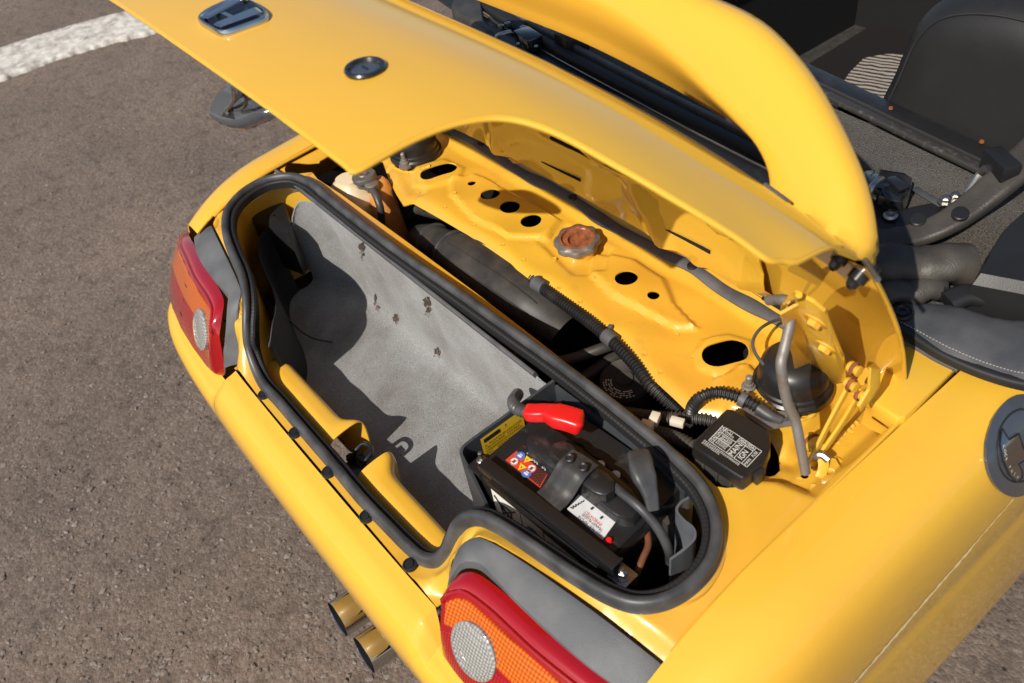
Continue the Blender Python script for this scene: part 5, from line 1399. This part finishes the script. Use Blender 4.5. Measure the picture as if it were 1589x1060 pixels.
    def stroke(pts, w=.0011):
        g_tube(g_, [c_ + BX * a + BZ * b for a, b in pts], w, max(8, len(pts) * 4), 5, smooth_path=False) if len(pts) > 2 else g_tube(g_, [c_ + BX * a + BZ * b for a, b in pts], w, 4, 5)
    for sg in (((-.019, .021), (.019, -.021)), ((.019, .021), (-.019, -.021)), ((-.010, .010), (-.006, -.014)), ((.010, .010), (.006, -.014)), ((-.006, -.014), (.006, -.014)), ((-.012, .011), (.012, .013)), ((-.018, -.025), (.018, -.025))): stroke(sg)
    g_.make('recycling_mark', 'print_black', s1, smooth=False)
    g_ = G(); c_ = sx_(xm + .073, -.056) + nY * .0014
    for k in range(3):
        a0 = math.radians(90 + 120 * k); pts = [(.013 * math.cos(a0 + t), .013 * math.sin(a0 + t)) for t in np.linspace(-.9, .7, 8)]
        stroke(pts, .0022)
    g_.make('recycling_mark', 'print_black', s1, smooth=False)
    g_ = G(); c_ = sx_(xm + .122, -.060) + nY * .0012; r2 = random.Random(9)
    for col_ in (-.013, .013):
        for row in range(9):
            ww = r2.uniform(.007, .011); g_rect(g_, col_ - .011, .018 - row * .0045, col_ - .011 + 2 * ww, .0195 - row * .0045, c_, SX)
    g_.make('label_text', 'print_black', s1, smooth=False)
    lathe('red_cap', [(.004, -.004), (.0042, .002), (.003, .004), (0, .0042)], on_z(945, 840, .735), (0, 0, 1), 'red_vinyl', bat, 14)
battery()
def boot(name, pts_px, z, material, label, secs, roll=0):
    """terminal boot: lofted along its length"""
    path = spline([on_z(*p, zz) for p, zz in zip(pts_px, z)], 40); T, S, U = frames(path, False, np.array([0, 0, 1.0])); u = np.linspace(0, 1, 40)
    w = np.interp(u, secs[0], secs[1]); h = np.interp(u, secs[0], secs[2]); cs = []
    for i in range(40):
        cs.append([path[i] + S[i] * a * w[i] + U[i] * b * h[i] for a, b in rrect(2, 2, .42, 5)])
    g = G(); g_loft(g, cs, True, True); o = g.make(name, material, bat, sharp=70); o['label'] = label; return o
boot('terminal_boot', ((817, 640), (830, 641), (848, 641), (862, 645), (882, 650), (900, 656), (904, 657)), (.768, .770, .772, .774, .774, .772, .771), 'red_vinyl', 'red vinyl terminal boot', [[0, .04, .35, .46, .55, .95, 1], [.0088, .0098, .0100, .0118, .0140, .0140, .010], [.0080, .0088, .0092, .0105, .0115, .0115, .008]])
boot('terminal_boot', ((990, 708), (993, 716), (998, 735), (1005, 755), (1010, 772), (1013, 790)), (.778, .784, .784, .776, .766, .755), 'black_rubber', 'black rubber terminal boot', [[0, .06, .3, .5, .7, 1], [.0085, .0128, .0138, .0128, .0088, .0070], [.007, .0105, .0115, .0105, .008, .0065]])
g = G(); g_corrugated(g, [on_z(*p, z) for p, z in (((803, 612), .70), ((797, 624), .745), ((803, 634), .765), ((820, 641), .768))], .0088, .0046, .15); g.make('positive_cable', 'black_rubber', bat, sharp=30)
tube('ground_cable', [on_z(*p, z) for p, z in (((950, 752), .757), ((968, 767), .760), ((990, 785), .760), ((1010, 806), .750), ((1026, 828), .735), ((1037, 852), .71), ((1040, 875), .66))], .0056, 'black_rubber', bat, 60)
tube('brown_wire', [on_z(*p, z) for p, z in (((1003, 790), .70), ((1004, 820), .705), ((1006, 846), .705), ((998, 866), .705), ((990, 886), .70), ((984, 905), .68))], .0042, 'brown_wire', bat, 50)
# ================================================================ COCKPIT BEHIND THE LID
def cockpit():
    zs = .80
    # tub: dark cabin shell open to the sky
    def wall(name, pts, z0, z1, material, th=.01):
        g = G(); g_loft(g, [[(a, b, z0) for a, b in pts], [(a, b, z1) for a, b in pts]]); return g.make(name, material, car, thick=th, thick_off=0, smooth=False)
    wall('rear_bulkhead', [(-.60, .655), (.60, .655)], .45, .775, 'black_plastic')
    wall('cabin_side', [(.665, .66), (.665, 2.3)], .05, .74, 'cabin_dark'); wall('cabin_side', [(-.665, .66), (-.665, 2.3)], .05, .74, 'cabin_dark')
    wall('dash_wall', [(-.665, 2.3), (.665, 2.3)], .05, .80, 'cabin_dark')
    g = G(); g.add([(-.66, .93, .26), (.66, .93, .26), (.66, 2.3, .22), (-.66, 2.3, .22)], [(0, 1, 2, 3)]); g.make('cabin_floor', 'cabin_dark_carpet', car, smooth=False)
    # carpeted shelf with a raised rear roll
    xs = np.linspace(-.60, .60, 60); cs = []
    for x in xs:
        q = spline([(.660, .770), (.70, .772), (.745, .775), (.775, .790), (.800, .812), (.83, .822), (.86, .824), (.90, .828), (.925, .828), (.935, .80), (.94, .26)], 44)
        dz = .004 * math.sin(x * 17)
        cs.append([(x, a, b + (dz if a < .93 else 0)) for a, b in q])
    g = G(); g_loft(g, cs); sh = g.make('rear_shelf', 'cabin_carpet', car, thick=.006, thick_off=0, sharp=50); sh['label'] = 'brown carpeted shelf behind the seats'
    # double rail along the front of the shelf
    a = on_z(1180, 98, .846); b = on_z(1572, 288, .846)
    d = unit(b - a); a2 = a - d * .75
    g = G(); g_sweep(g, spline([a2, (a + a2) / 2, a, (a + b) / 2, b], 40), rrect(.016, .010, .004, 3), up=np.array([0, 0, 1.0])); g.make('shelf_rail', 'worn_rail', car)
    sd = np.array([-d[1], d[0], 0])
    if sd[1] < 0: sd = -sd
    g = G(); g_sweep(g, np.array([a2 + sd * .013, b + sd * .013]), rrect(.004, .012, .0015, 2), up=np.array([0, 0, 1.0])); g.make('rail_lip', 'steel_dark', car)
    g = G(); g_sweep(g, np.array([a2 + sd * .035 + np.array([0, 0, -.006]), b + sd * .035 + np.array([0, 0, -.006])]), rrect(.040, .012, .003, 2), up=np.array([0, 0, 1.0])); g.make('rail_panel', 'black_plastic', car)
    for p in ((1382, 169), (1523, 221)):
        lathe('panel_clip', [(.0035, 0), (.003, .003), (0, .004)], on_z(*p, .85), (0, 0, 1), 'rust', car, 10)
    # weatherstrip and rail behind the lid (left of the arch)
    n1 = [on_z(*p, .838) for p in ((700, -24), (800, 40), (870, 80), (960, 128), (1060, 180), (1150, 225), (1200, 250), (1260, 282))]
    g = G(); g_sweep(g, spline(n1, 60), rrect(.020, .016, .006, 3), up=np.array([0, 0, 1.0])); g.make('top_weatherstrip', 'ribbed_rubber', car)
    n2 = [p + np.array([.006, .020, .006]) for p in n1]
    g = G(); pth = spline(n2, 260); sc = [1.0 if (i // 2) % 2 else .93 for i in range(260)]
    g_sweep(g, pth, rrect(.010, .012, .003, 3), up=np.array([0, 0, 1.0]), scale=sc); g.make('ribbed_strip', 'grey_rubber', car)
    n3 = [p + np.array([-.004, -.030, -.012]) for p in n1]
    g = G(); g_sweep(g, spline(n3, 60), rrect(.034, .008, .003, 3), up=np.array([0, 0, 1.0])); g.make('deck_ledge', 'black_plastic', car)
    tube('chrome_piping', [p + np.array([0, -.016, -.004]) for p in n1], .0012, 'steel', car, 60, 6)
    # folded soft top: cover flap with snap and stitching
    fl = [(1376, 476), (1398, 459), (1440, 463), (1480, 470), (1540, 482), (1600, 494), (1660, 505), (1660, 600), (1600, 592), (1560, 583), (1510, 566), (1460, 543), (1410, 514), (1386, 498)]
    o2 = [tuple(on_z(*p, .800)[:2]) for p in fl]
    hf = lambda x, y: .792 + .018 * np.sqrt(np.clip(np.minimum(dist_poly(o2, x, y), .05) / .05, 0, 1)) + .003 * np.sin(x * 60 + y * 30)
    top = sheet('soft_top_flap', o2, [], hf, .008, 'soft_top', car, thick=.004); top['label'] = 'grey vinyl flap of the folded soft top'
    tt = bvh_of(top)
    c, n = hit(tt, 1401, 487)
    if c is not None:
        sn = lathe('snap', [(.0135, 0), (.013, .003), (.0105, .0045), (.009, .003), (.0075, .003), (.007, .0055), (.004, .006), (.0035, .004), (0, .004)], c, n, 'black_plastic', top, 26)
    g = G()
    st = spline([(1392, 497, 0), (1412, 507, 0), (1460, 533, 0), (1510, 556, 0), (1560, 573, 0), (1600, 582, 0)], 160)
    for i in range(0, 158, 4):
        p, n = hit(tt, st[i][0], st[i][1]); q, _ = hit(tt, st[i + 2][0], st[i + 2][1])
        if p is None or q is None: continue
        g_tube(g, [p + n * .0004, (p + q) / 2 + n * .0010, q + n * .0004], .0006, 4, 5)
    ob = g.make('stitching', 'thread', top); ob['kind'] = 'stuff'
    ed = [on_z(*p, .790) for p in ((1374, 484), (1390, 506), (1412, 520), (1460, 550), (1510, 573), (1560, 590), (1600, 599), (1680, 612))]
    g = G(); g_sweep(g, spline(ed, 50), rrect(.012, .014, .004, 3), up=np.array([0, 0, 1.0])); g.make('flap_gasket', 'ribbed_rubber', car)
    ed2 = [on_z(*p, .778) for p in ((1385, 522), (1410, 528), (1460, 556), (1490, 570))]
    g = G(); g_sweep(g, spline(ed2, 30), rrect(.018, .006, .002, 3), up=np.array([0, 0, 1.0])); g.make('deck_filler', 'grey_rubber', car)
    # rolled hood fabric
    def roll(name, pts, z, r, material, cap_px=None):
        path = spline([on_z(*p, zz) for p, zz in zip(pts, z)], 50); u = np.linspace(0, 1, 50); path = path + np.array([0, 0, 1.0]) * (.003 * np.sin(u * 17))[:, None]
        g_ = G(); sc_ = [1 + .06 * math.sin(k * 21) + .05 * math.sin(k * 9 + 1) for k in u]
        g_sweep(g_, path, [(a * 1.15, b * .9) for a, b in circ(r, 32)], up=np.array([0, 0, 1.0]), scale=sc_); o = g_.make(name, material, car, sharp=60)
        tx = bpy.data.textures.new('wrinkle', 'CLOUDS'); tx.noise_scale = .05; md = o.modifiers.new('wrinkle', 'DISPLACE'); md.texture = tx; md.strength = r * .55; md.mid_level = .5; md.texture_coords = 'GLOBAL'
        g_ = G(); e = path[-5:]; g_sweep(g_, e, [(a * 1.15, b * .9) for a, b in circ(r * 1.04, 20)], up=np.array([0, 0, 1.0])); g_.make('roll_binding', 'leather', o)
        return o
    roll('hood_roll', ((1300, 398), (1360, 408), (1400, 408), (1450, 411), (1503, 410)), (.81, .815, .815, .812, .81), .027, 'brown_vinyl')
    roll('hood_roll', ((1320, 460), (1370, 456), (1420, 450), (1462, 445)), (.80, .80, .80, .80), .016, 'brown_vinyl')
    # hood frame arm with rubber covering
    arm = [on_z(*p, z) for p, z in (((1330, 368), .815), ((1380, 372), .818), ((1430, 362), .822), ((1470, 345), .835), ((1510, 318), .85), ((1550, 285), .87), ((1600, 240), .89), ((1680, 170), .93))]
    pth = spline(arm, 60); u = np.linspace(0, 1, 60)
    g = G(); g_sweep(g, pth, rrect(.034, .016, .006, 4), up=np.array([0, -.25, 1.0]), scale=list(np.interp(u, [0, .12, .35, .6, 1], [.75, 1, 1.05, 1.25, 1.5]))); arm_o = g.make('hood_arm', 'brown_vinyl', car, sharp=50)
    for p, z in (((1424, 341), .834), ((1490, 332), .851)):
        lathe('arm_plug', [(.0105, -.002), (.0105, .002), (.009, .0032), (0, .0036)], on_z(*p, z), (.1, -.35, 1), 'black_plastic', arm_o, 24)
    tray_ = [on_z(*p, .820) for p in ((1335, 330), (1400, 345), (1440, 338), (1480, 330))]
    g = G(); g_sweep(g, spline(tray_, 30), rrect(.05, .008, .003, 3), up=np.array([0, -.1, 1.0])); g.make('latch_base', 'black_plastic', car)
    lathe('screw', [(.0095, 0), (.0095, .002), (.006, .004), (.002, .0035), (0, .0025)], on_z(1382, 335, .828), (0, -.2, 1), 'steel', arm_o, 20)
    for p in ((1466, 314), (1481, 309)):
        lathe('nut', [(.010, 0), (.010, .002), (.007, .002), (.007, .008), (.0055, .009), (.004, .009), (.0038, .011), (0, .0115)], on_z(*p, .832), (0, -.1, 1), 'steel', arm_o, 6, sharp=30)
    # toggle latch
    lt = G(); c = on_z(1378, 292, .845)
    poly = [tuple((on_z(*p, .845) - c)[:2]) for p in ((1334, 280), (1340, 268), (1365, 266), (1405, 272), (1416, 280), (1412, 300), (1398, 318), (1380, 316), (1350, 296))]
    g_prism(lt, poly, -.02, .006, c, ((1, 0, 0), (0, 1, 0), (0, 0, 1)), 0, ((0, 1), (.6, 1), (.9, .97), (1, .88))); lt = lt.make('toggle_latch', 'black_gloss', car, sharp=40)
    tube('latch_bail', [on_z(*p, z) for p, z in (((1368, 278), .860), ((1360, 283), .864), ((1352, 292), .862), ((1350, 303), .852), ((1356, 308), .846))], .0048, 'steel', lt, 24, 10)
    box('latch_spring', on_z(1372, 310, .842), (.014, .010, .012), 'steel', lt, rot2(20), bevel=.001)
    box('latch_lever', on_z(1395, 285, .858), (.030, .020, .008), 'black_gloss', lt, rot2(-25), bevel=.003)
    box('strap_end', on_z(1440, 305, .826), (.05, .012, .002), 'black_rubber', car, rot2(-12), bevel=.0004)
    # frame arm on the far side of the latch and the side panel
    tube('frame_link', [on_z(*p, z) for p, z in (((1500, 302), .85), ((1512, 285), .86), ((1522, 270), .87), ((1530, 262), .88))], .006, 'steel', car, 20, 10)
    box('frame_box', on_z(1552, 258, .885), (.05, .025, .03), 'black_plastic', car, rot2(-30), bevel=.003)
    side = [on_z(*p, .80) for p in ((1500, 470), (1520, 430), (1545, 390), (1600, 340), (1680, 300), (1680, 500), (1600, 490))]
    g = G(); cc = np.mean(side, 0); g_loft(g, [[p + np.array([0, 0, -.08]) for p in side], [p + np.array([0, 0, .030]) for p in side], [cc + (p - cc) * .9 + np.array([0, 0, .042]) for p in side], [cc + (p - cc) * .02 + np.array([0, 0, .030]) for p in side]], True); g.make('side_pocket', 'leather', car)
    g = G(); pth = spline([on_z(*p, z) for p, z in (((1470, 470), .80), ((1500, 458), .805), ((1550, 462), .80), ((1600, 440), .80), ((1680, 420), .80))], 30); g_sweep(g, pth, rrect(.03, .02, .008, 3), up=np.array([0, 0, 1.0])); g.make('side_roll', 'leather', car)
    # mechanism left of the arch
    m0 = [(700, 12), (704, 0), (722, -8), (740, -6), (748, 8), (752, 40), (772, 62), (758, 60), (728, 36), (710, 28)]
    c = on_z(730, 20, .84); poly = [tuple((on_z(*p, .84) - c)[:2]) for p in m0]
    prism('mechanism_cover', poly, -.03, .01, c, ((1, 0, 0), (0, 1, 0), (0, 0, 1)), 'dusty_plastic', car, steps=((0, 1), (.8, 1), (1, .85)), bevel=.002)
    box('latch_block', on_z(820, 62, .846), (.060, .034, .03), 'black_gloss', car, rot2(-12), bevel=.004)
    for p in ((804, 68), (832, 72)): lathe('screw', [(.004, 0), (.0038, .0012), (0, .0018)], on_z(*p, .8615), (0, 0, 1), 'steel', car, 14)
    tube('latch_bail', [on_z(*p, z) for p, z in (((792, 50), .86), ((782, 52), .864), ((772, 56), .862), ((768, 66), .85))], .0045, 'steel', car, 24, 10)
    for p in ((778, 44), (788, 40), (812, 46)): lathe('nut', [(.007, 0), (.007, .006), (.004, .0075), (0, .008)], on_z(*p, .852), (0, 0, 1), 'steel', car, 6, sharp=30)
    box('latch_bracket', on_z(800, 30, .83), (.12, .06, .03), 'black_plastic', car, rot2(-12), bevel=.004)
    # shelf pads standing behind the lid
    box('belt_tower', on_z(888, 72, .835), (.05, .05, .06), 'black_plastic', car, rot2(-8), bevel=.006)
    box('belt_tower', on_z(925, 105, .80), (.075, .06, .04), 'leather', car, rot2(-8), bevel=.006)
cockpit()
def seat():
    # driver seat back seen from behind, standing forward of the shelf
    y0 = 1.02; c = on_y(1500, 140, y0)
    px = [(1362, 176), (1372, 150), (1388, 118), (1402, 85), (1418, 48), (1440, 18), (1470, -4), (1520, -14), (1600, -8), (1680, 20), (1730, 80), (1750, 200), (1740, 330), (1400, 330), (1365, 240)]
    ax = (np.array([1.0, 0, 0]), unit(np.array([0, .22, .975])), unit(np.array([0, -.975, .22])))
    pts = [((on_pl(*p, c, ax[2]) - c) @ ax[0], (on_pl(*p, c, ax[2]) - c) @ ax[1]) for p in px]
    pts = [tuple(q) for q in spline(np.array(pts), 70, True)]
    o = puff('seat', pts, c, ax, .045, .07, 'leather', car, .014, sharp=None); o['label'] = 'black leather seat back seen from behind'
    ins = np.array(pts); m_ = ins.mean(0); ring = m_ + (ins - m_) * .86
    tree = bvh_of(o); g = G(); seam = []
    for q in spline(ring, 120, True):
        p = c + ax[0] * q[0] + ax[1] * q[1] + ax[2] * .2; l, n, i, dd = tree.ray_cast(Vector(p), Vector(-ax[2]))
        if l is not None: seam.append(np.array(l) + ax[2] * .0008)
    if len(seam) > 10:
        g = G(); g_tube(g, seam, .0018, 160, 6, closed=True); g.make('seat_piping', 'liner_black', o)
seat()
mats_ = None
def floor_mat():
    px = [(1290, 160), (1318, 118), (1340, 96), (1372, 90), (1420, 90), (1450, 180), (1330, 178)]
    p3 = [on_z(*p, .30) for p in px]; c = np.mean(p3, 0)
    o = make('floor_mat', [*(q for q in p3), *(q + np.array([0, 0, .012]) for q in p3)], [tuple(range(7, 14))] + [(i, (i + 1) % 7, 7 + (i + 1) % 7, 7 + i) for i in range(7)], 'mat_stripes')
    tag(o, 'dark floor mat with pale wavy stripes lying in the footwell beyond the shelf', 'floor mat')
floor_mat()

# ================================================================ DETAILS ON THE FENDER
ft = bvh_of(fender_r)
def fuel_door():
    ov = []
    for i in range(44):
        t = 2 * math.pi * i / 44
        ov.append((1577 + 51 * math.cos(t) * (1.0), 691 + 78 * math.sin(t) + 8 * math.cos(t)))
    ov = [(1577 + 52 * math.cos(t) - 10 * math.sin(t) * .4, 691 + 77 * math.sin(t) - 6 * math.cos(t)) for t in np.linspace(0, 2 * math.pi, 44, endpoint=False)]
    fd = drape('fuel_door', ov, ft, .003, 7, 'fuel_ring', car, thick=.004)
    m_ = np.array(ov).mean(0)
    ring = [tuple(m_ + (np.array(p) - m_) * .70) for p in ov]; ring2 = [tuple(m_ + (np.array(p) - m_) * .675) for p in ov]
    V = []; 
    pts = []
    for p in ring:
        l, n = hit(ft, *p)
        if l is not None: pts.append(l + n * .0052)
    g = G(); g_tube(g, pts, .0012, 90, 6, closed=True); g.make('door_groove', 'print_black', fd)
    rec = [(1547, 672), (1549, 668), (1553, 675), (1558, 683), (1572, 672), (1578, 690), (1584, 709), (1571, 717), (1577, 728), (1577, 738), (1570, 743), (1558, 734), (1548, 714), (1544, 690)]
    drape('door_pull', rec, ft, .0064, 3, 'dark_chrome_bright', fd, thick=.001)
    g = G()
    edge = []
    for p in rec:
        l, n = hit(ft, *p); edge.append(l + n * .0068)
    g_tube(g, edge, .0012, 14, 6, closed=True, smooth_path=False); g.make('pull_rim', 'black_gloss', fd)
    g = G()
    for ch, p, a in (('L', (1548.5, 693), 0), ('O', (1549, 699), 0), ('C', (1550, 705), 0), ('K', (1551.5, 711), 0), ('P', (1556, 722), 0), ('U', (1559, 727), 0), ('S', (1563, 732), 0), ('H', (1568, 736), 0)):
        l, n = hit(ft, *p); l2, _ = hit(ft, p[0] + 3, p[1] + 6); Xd = unit(l2 - l); Yd = np.cross(n, Xd)
        g_text(g, ch, .0052, l + n * .0082, (Xd, Yd, n))
    g.make('door_lettering', 'print_white', fd, smooth=False)
fuel_door()
# long scuff along the side crease
r_ = random.Random(4); a = np.array((1322, 1064.0)); b = np.array((1572, 774.0)); N = 60; up_ = []; dn = []
d = unit(b - a); nn = np.array([-d[1], d[0]])
for i in range(N):
    p = a + (b - a) * i / (N - 1); w = r_.uniform(.7, 2.0) * (.5 + .5 * (i < 45)); j = r_.uniform(-.5, .5)
    up_.append(tuple(p + nn * (w + j))); dn.append(tuple(p - nn * (w - j)))
drape('paint_scuff', up_ + dn[::-1], ft, .0007, 4, 'scratch', fender_r)
# seam tape between deck and fender
for s in (1, -1):
    ys = np.linspace(.125, .60, 40); pts = []
    for y in ys:
        t = np.clip((.26 - y) / .18, 0, 1); pts.append((s * .5715, y, .7495 + np.clip(y - .2, 0, .4) * .045 - .052 * t ** 2))
    g = G(); g_tube(g, pts, .0030, 60, 8); g.make('fender_seam', 'yellow_bay_paint', car)
# exhaust tips
for k, (p, q) in enumerate((((506.5, 934), (541, 989)), ((546, 989), (583.5, 1045)))):
    c = on_z((p[0] + q[0]) / 2, (p[1] + q[1]) / 2, .205); a = on_z(*p, .205); b = on_z(*q, .205); r = .0348
    axd = unit(np.array([0, -1.0, .13]))
    e = lathe('exhaust_tip', [(r * .95, -.10), (r * .96, -.003), (r * .975, .0), (r * .995, -.0005), (r * 1.0, -.004), (r, -.14)], c, axd, 'chrome', car, 48)
    lathe('exhaust_bore', [(r * .945, -.0015), (r * .94, -.09), (0, -.09)], c, axd, 'bay_dark', e, 32)
    tube('exhaust_pipe', [c - axd * .12, c - axd * .30], .026, 'rusty_steel', e, 4, 20)

# ================================================================ REST OF THE BODY (ahead of the frame)
def front_body():
    prof = spline(np.array(_fy), 40)
    def side(name, sgn, y0, y1, n, zf, xf, top):
        cs = []
        for y in np.linspace(y0, y1, n):
            q = prof.copy(); q[:, 1] += sstep(.50, .70, q[:, 1]) * zf(y); q[:, 0] += .007 + xf(y)
            cs.append([(sgn * a, y, b) for a, b in q])
        g = G(); g_loft(g, cs); return g.make(name, 'yellow_paint', car, thick=.003, thick_off=0)
    for s in (1, -1):
        d = side('door', s, 1.256, 2.20, 12, lambda y: .018 + 0 * y, lambda y: 0.0, True)
        g = G(); g_sweep(g, np.array([(s * .692, 1.36, .66), (s * .696, 1.48, .66)]), rrect(.012, .022, .004, 3), up=np.array([0, 0, 1.0])); g.make('handle', 'black_plastic', d)
        side('front_fender', s, 2.206, 3.12, 16, lambda y: .018 - .16 * max(0.0, y - 2.3) ** 1.3, lambda y: -.11 * max(0.0, (y - 2.5) / .62) ** 2, True)
    hf = lambda x, y: .775 - .15 * np.clip(y - 2.3, 0, 1) ** 1.3 - .03 * (np.abs(x) / .58) ** 3
    sheet('front_hood', [(-.575, 2.31), (.575, 2.31), (.56, 2.7), (.47, 3.10), (-.47, 3.10), (-.56, 2.7)], [], hf, .05, 'yellow_paint', car, thick=.003)
    g = G(); cs = []
    for a in np.linspace(-1, 1, 25):
        x = .60 * a; y = 3.12 + .09 * (1 - a * a)
        cs.append([(x, y + dy, z) for dy, z in ((-.03, .66), (.0, .60), (.02, .52), (.02, .42), (-.01, .30), (-.06, .25))])
    g_loft(g, cs); g.make('front_bumper', 'yellow_paint', car, thick=.003, thick_off=0)
    g = G(); g_tube(g, [(-.60, 2.28, .78), (-.55, 2.02, 1.06), (-.50, 1.93, 1.11), (0, 1.90, 1.125), (.50, 1.93, 1.11), (.55, 2.02, 1.06), (.60, 2.28, .78)], .018, 60, 12); ws_ = g.make('windscreen_frame', 'black_plastic', car)
    a = spline([(-.585, 2.275, .785), (0, 2.34, .785), (.585, 2.275, .785)], 20); b = spline([(-.50, 1.945, 1.10), (0, 1.915, 1.115), (.50, 1.945, 1.10)], 20)
    g = G(); g_loft(g, [a, (a + b) / 2 + np.array([0, .01, .01]), b]); g.make('windscreen', 'glass', ws_, thick=.004)
    for s in (1, -1):
        for y in (.43, 2.70):
            c = (s * .60, y, .272); ax_ = (s, 0, 0)
            w = lathe('wheel', [(.175, -.075), (.225, -.080), (.262, -.070), (.272, -.045), (.272, .045), (.262, .070), (.225, .080), (.175, .075)], c, ax_, 'black_rubber', car, 44)
            lathe('rim', [(.178, -.02), (.178, .070), (.168, .072), (.160, .045), (.06, .040), (.05, .058), (0, .058)], c, ax_, 'steel', w, 40)
    g = G(); g_box(g, (0, 1.55, .235), (1.18, 2.8, .02)); g.make('underbody', 'bay_dark', car)
front_body()
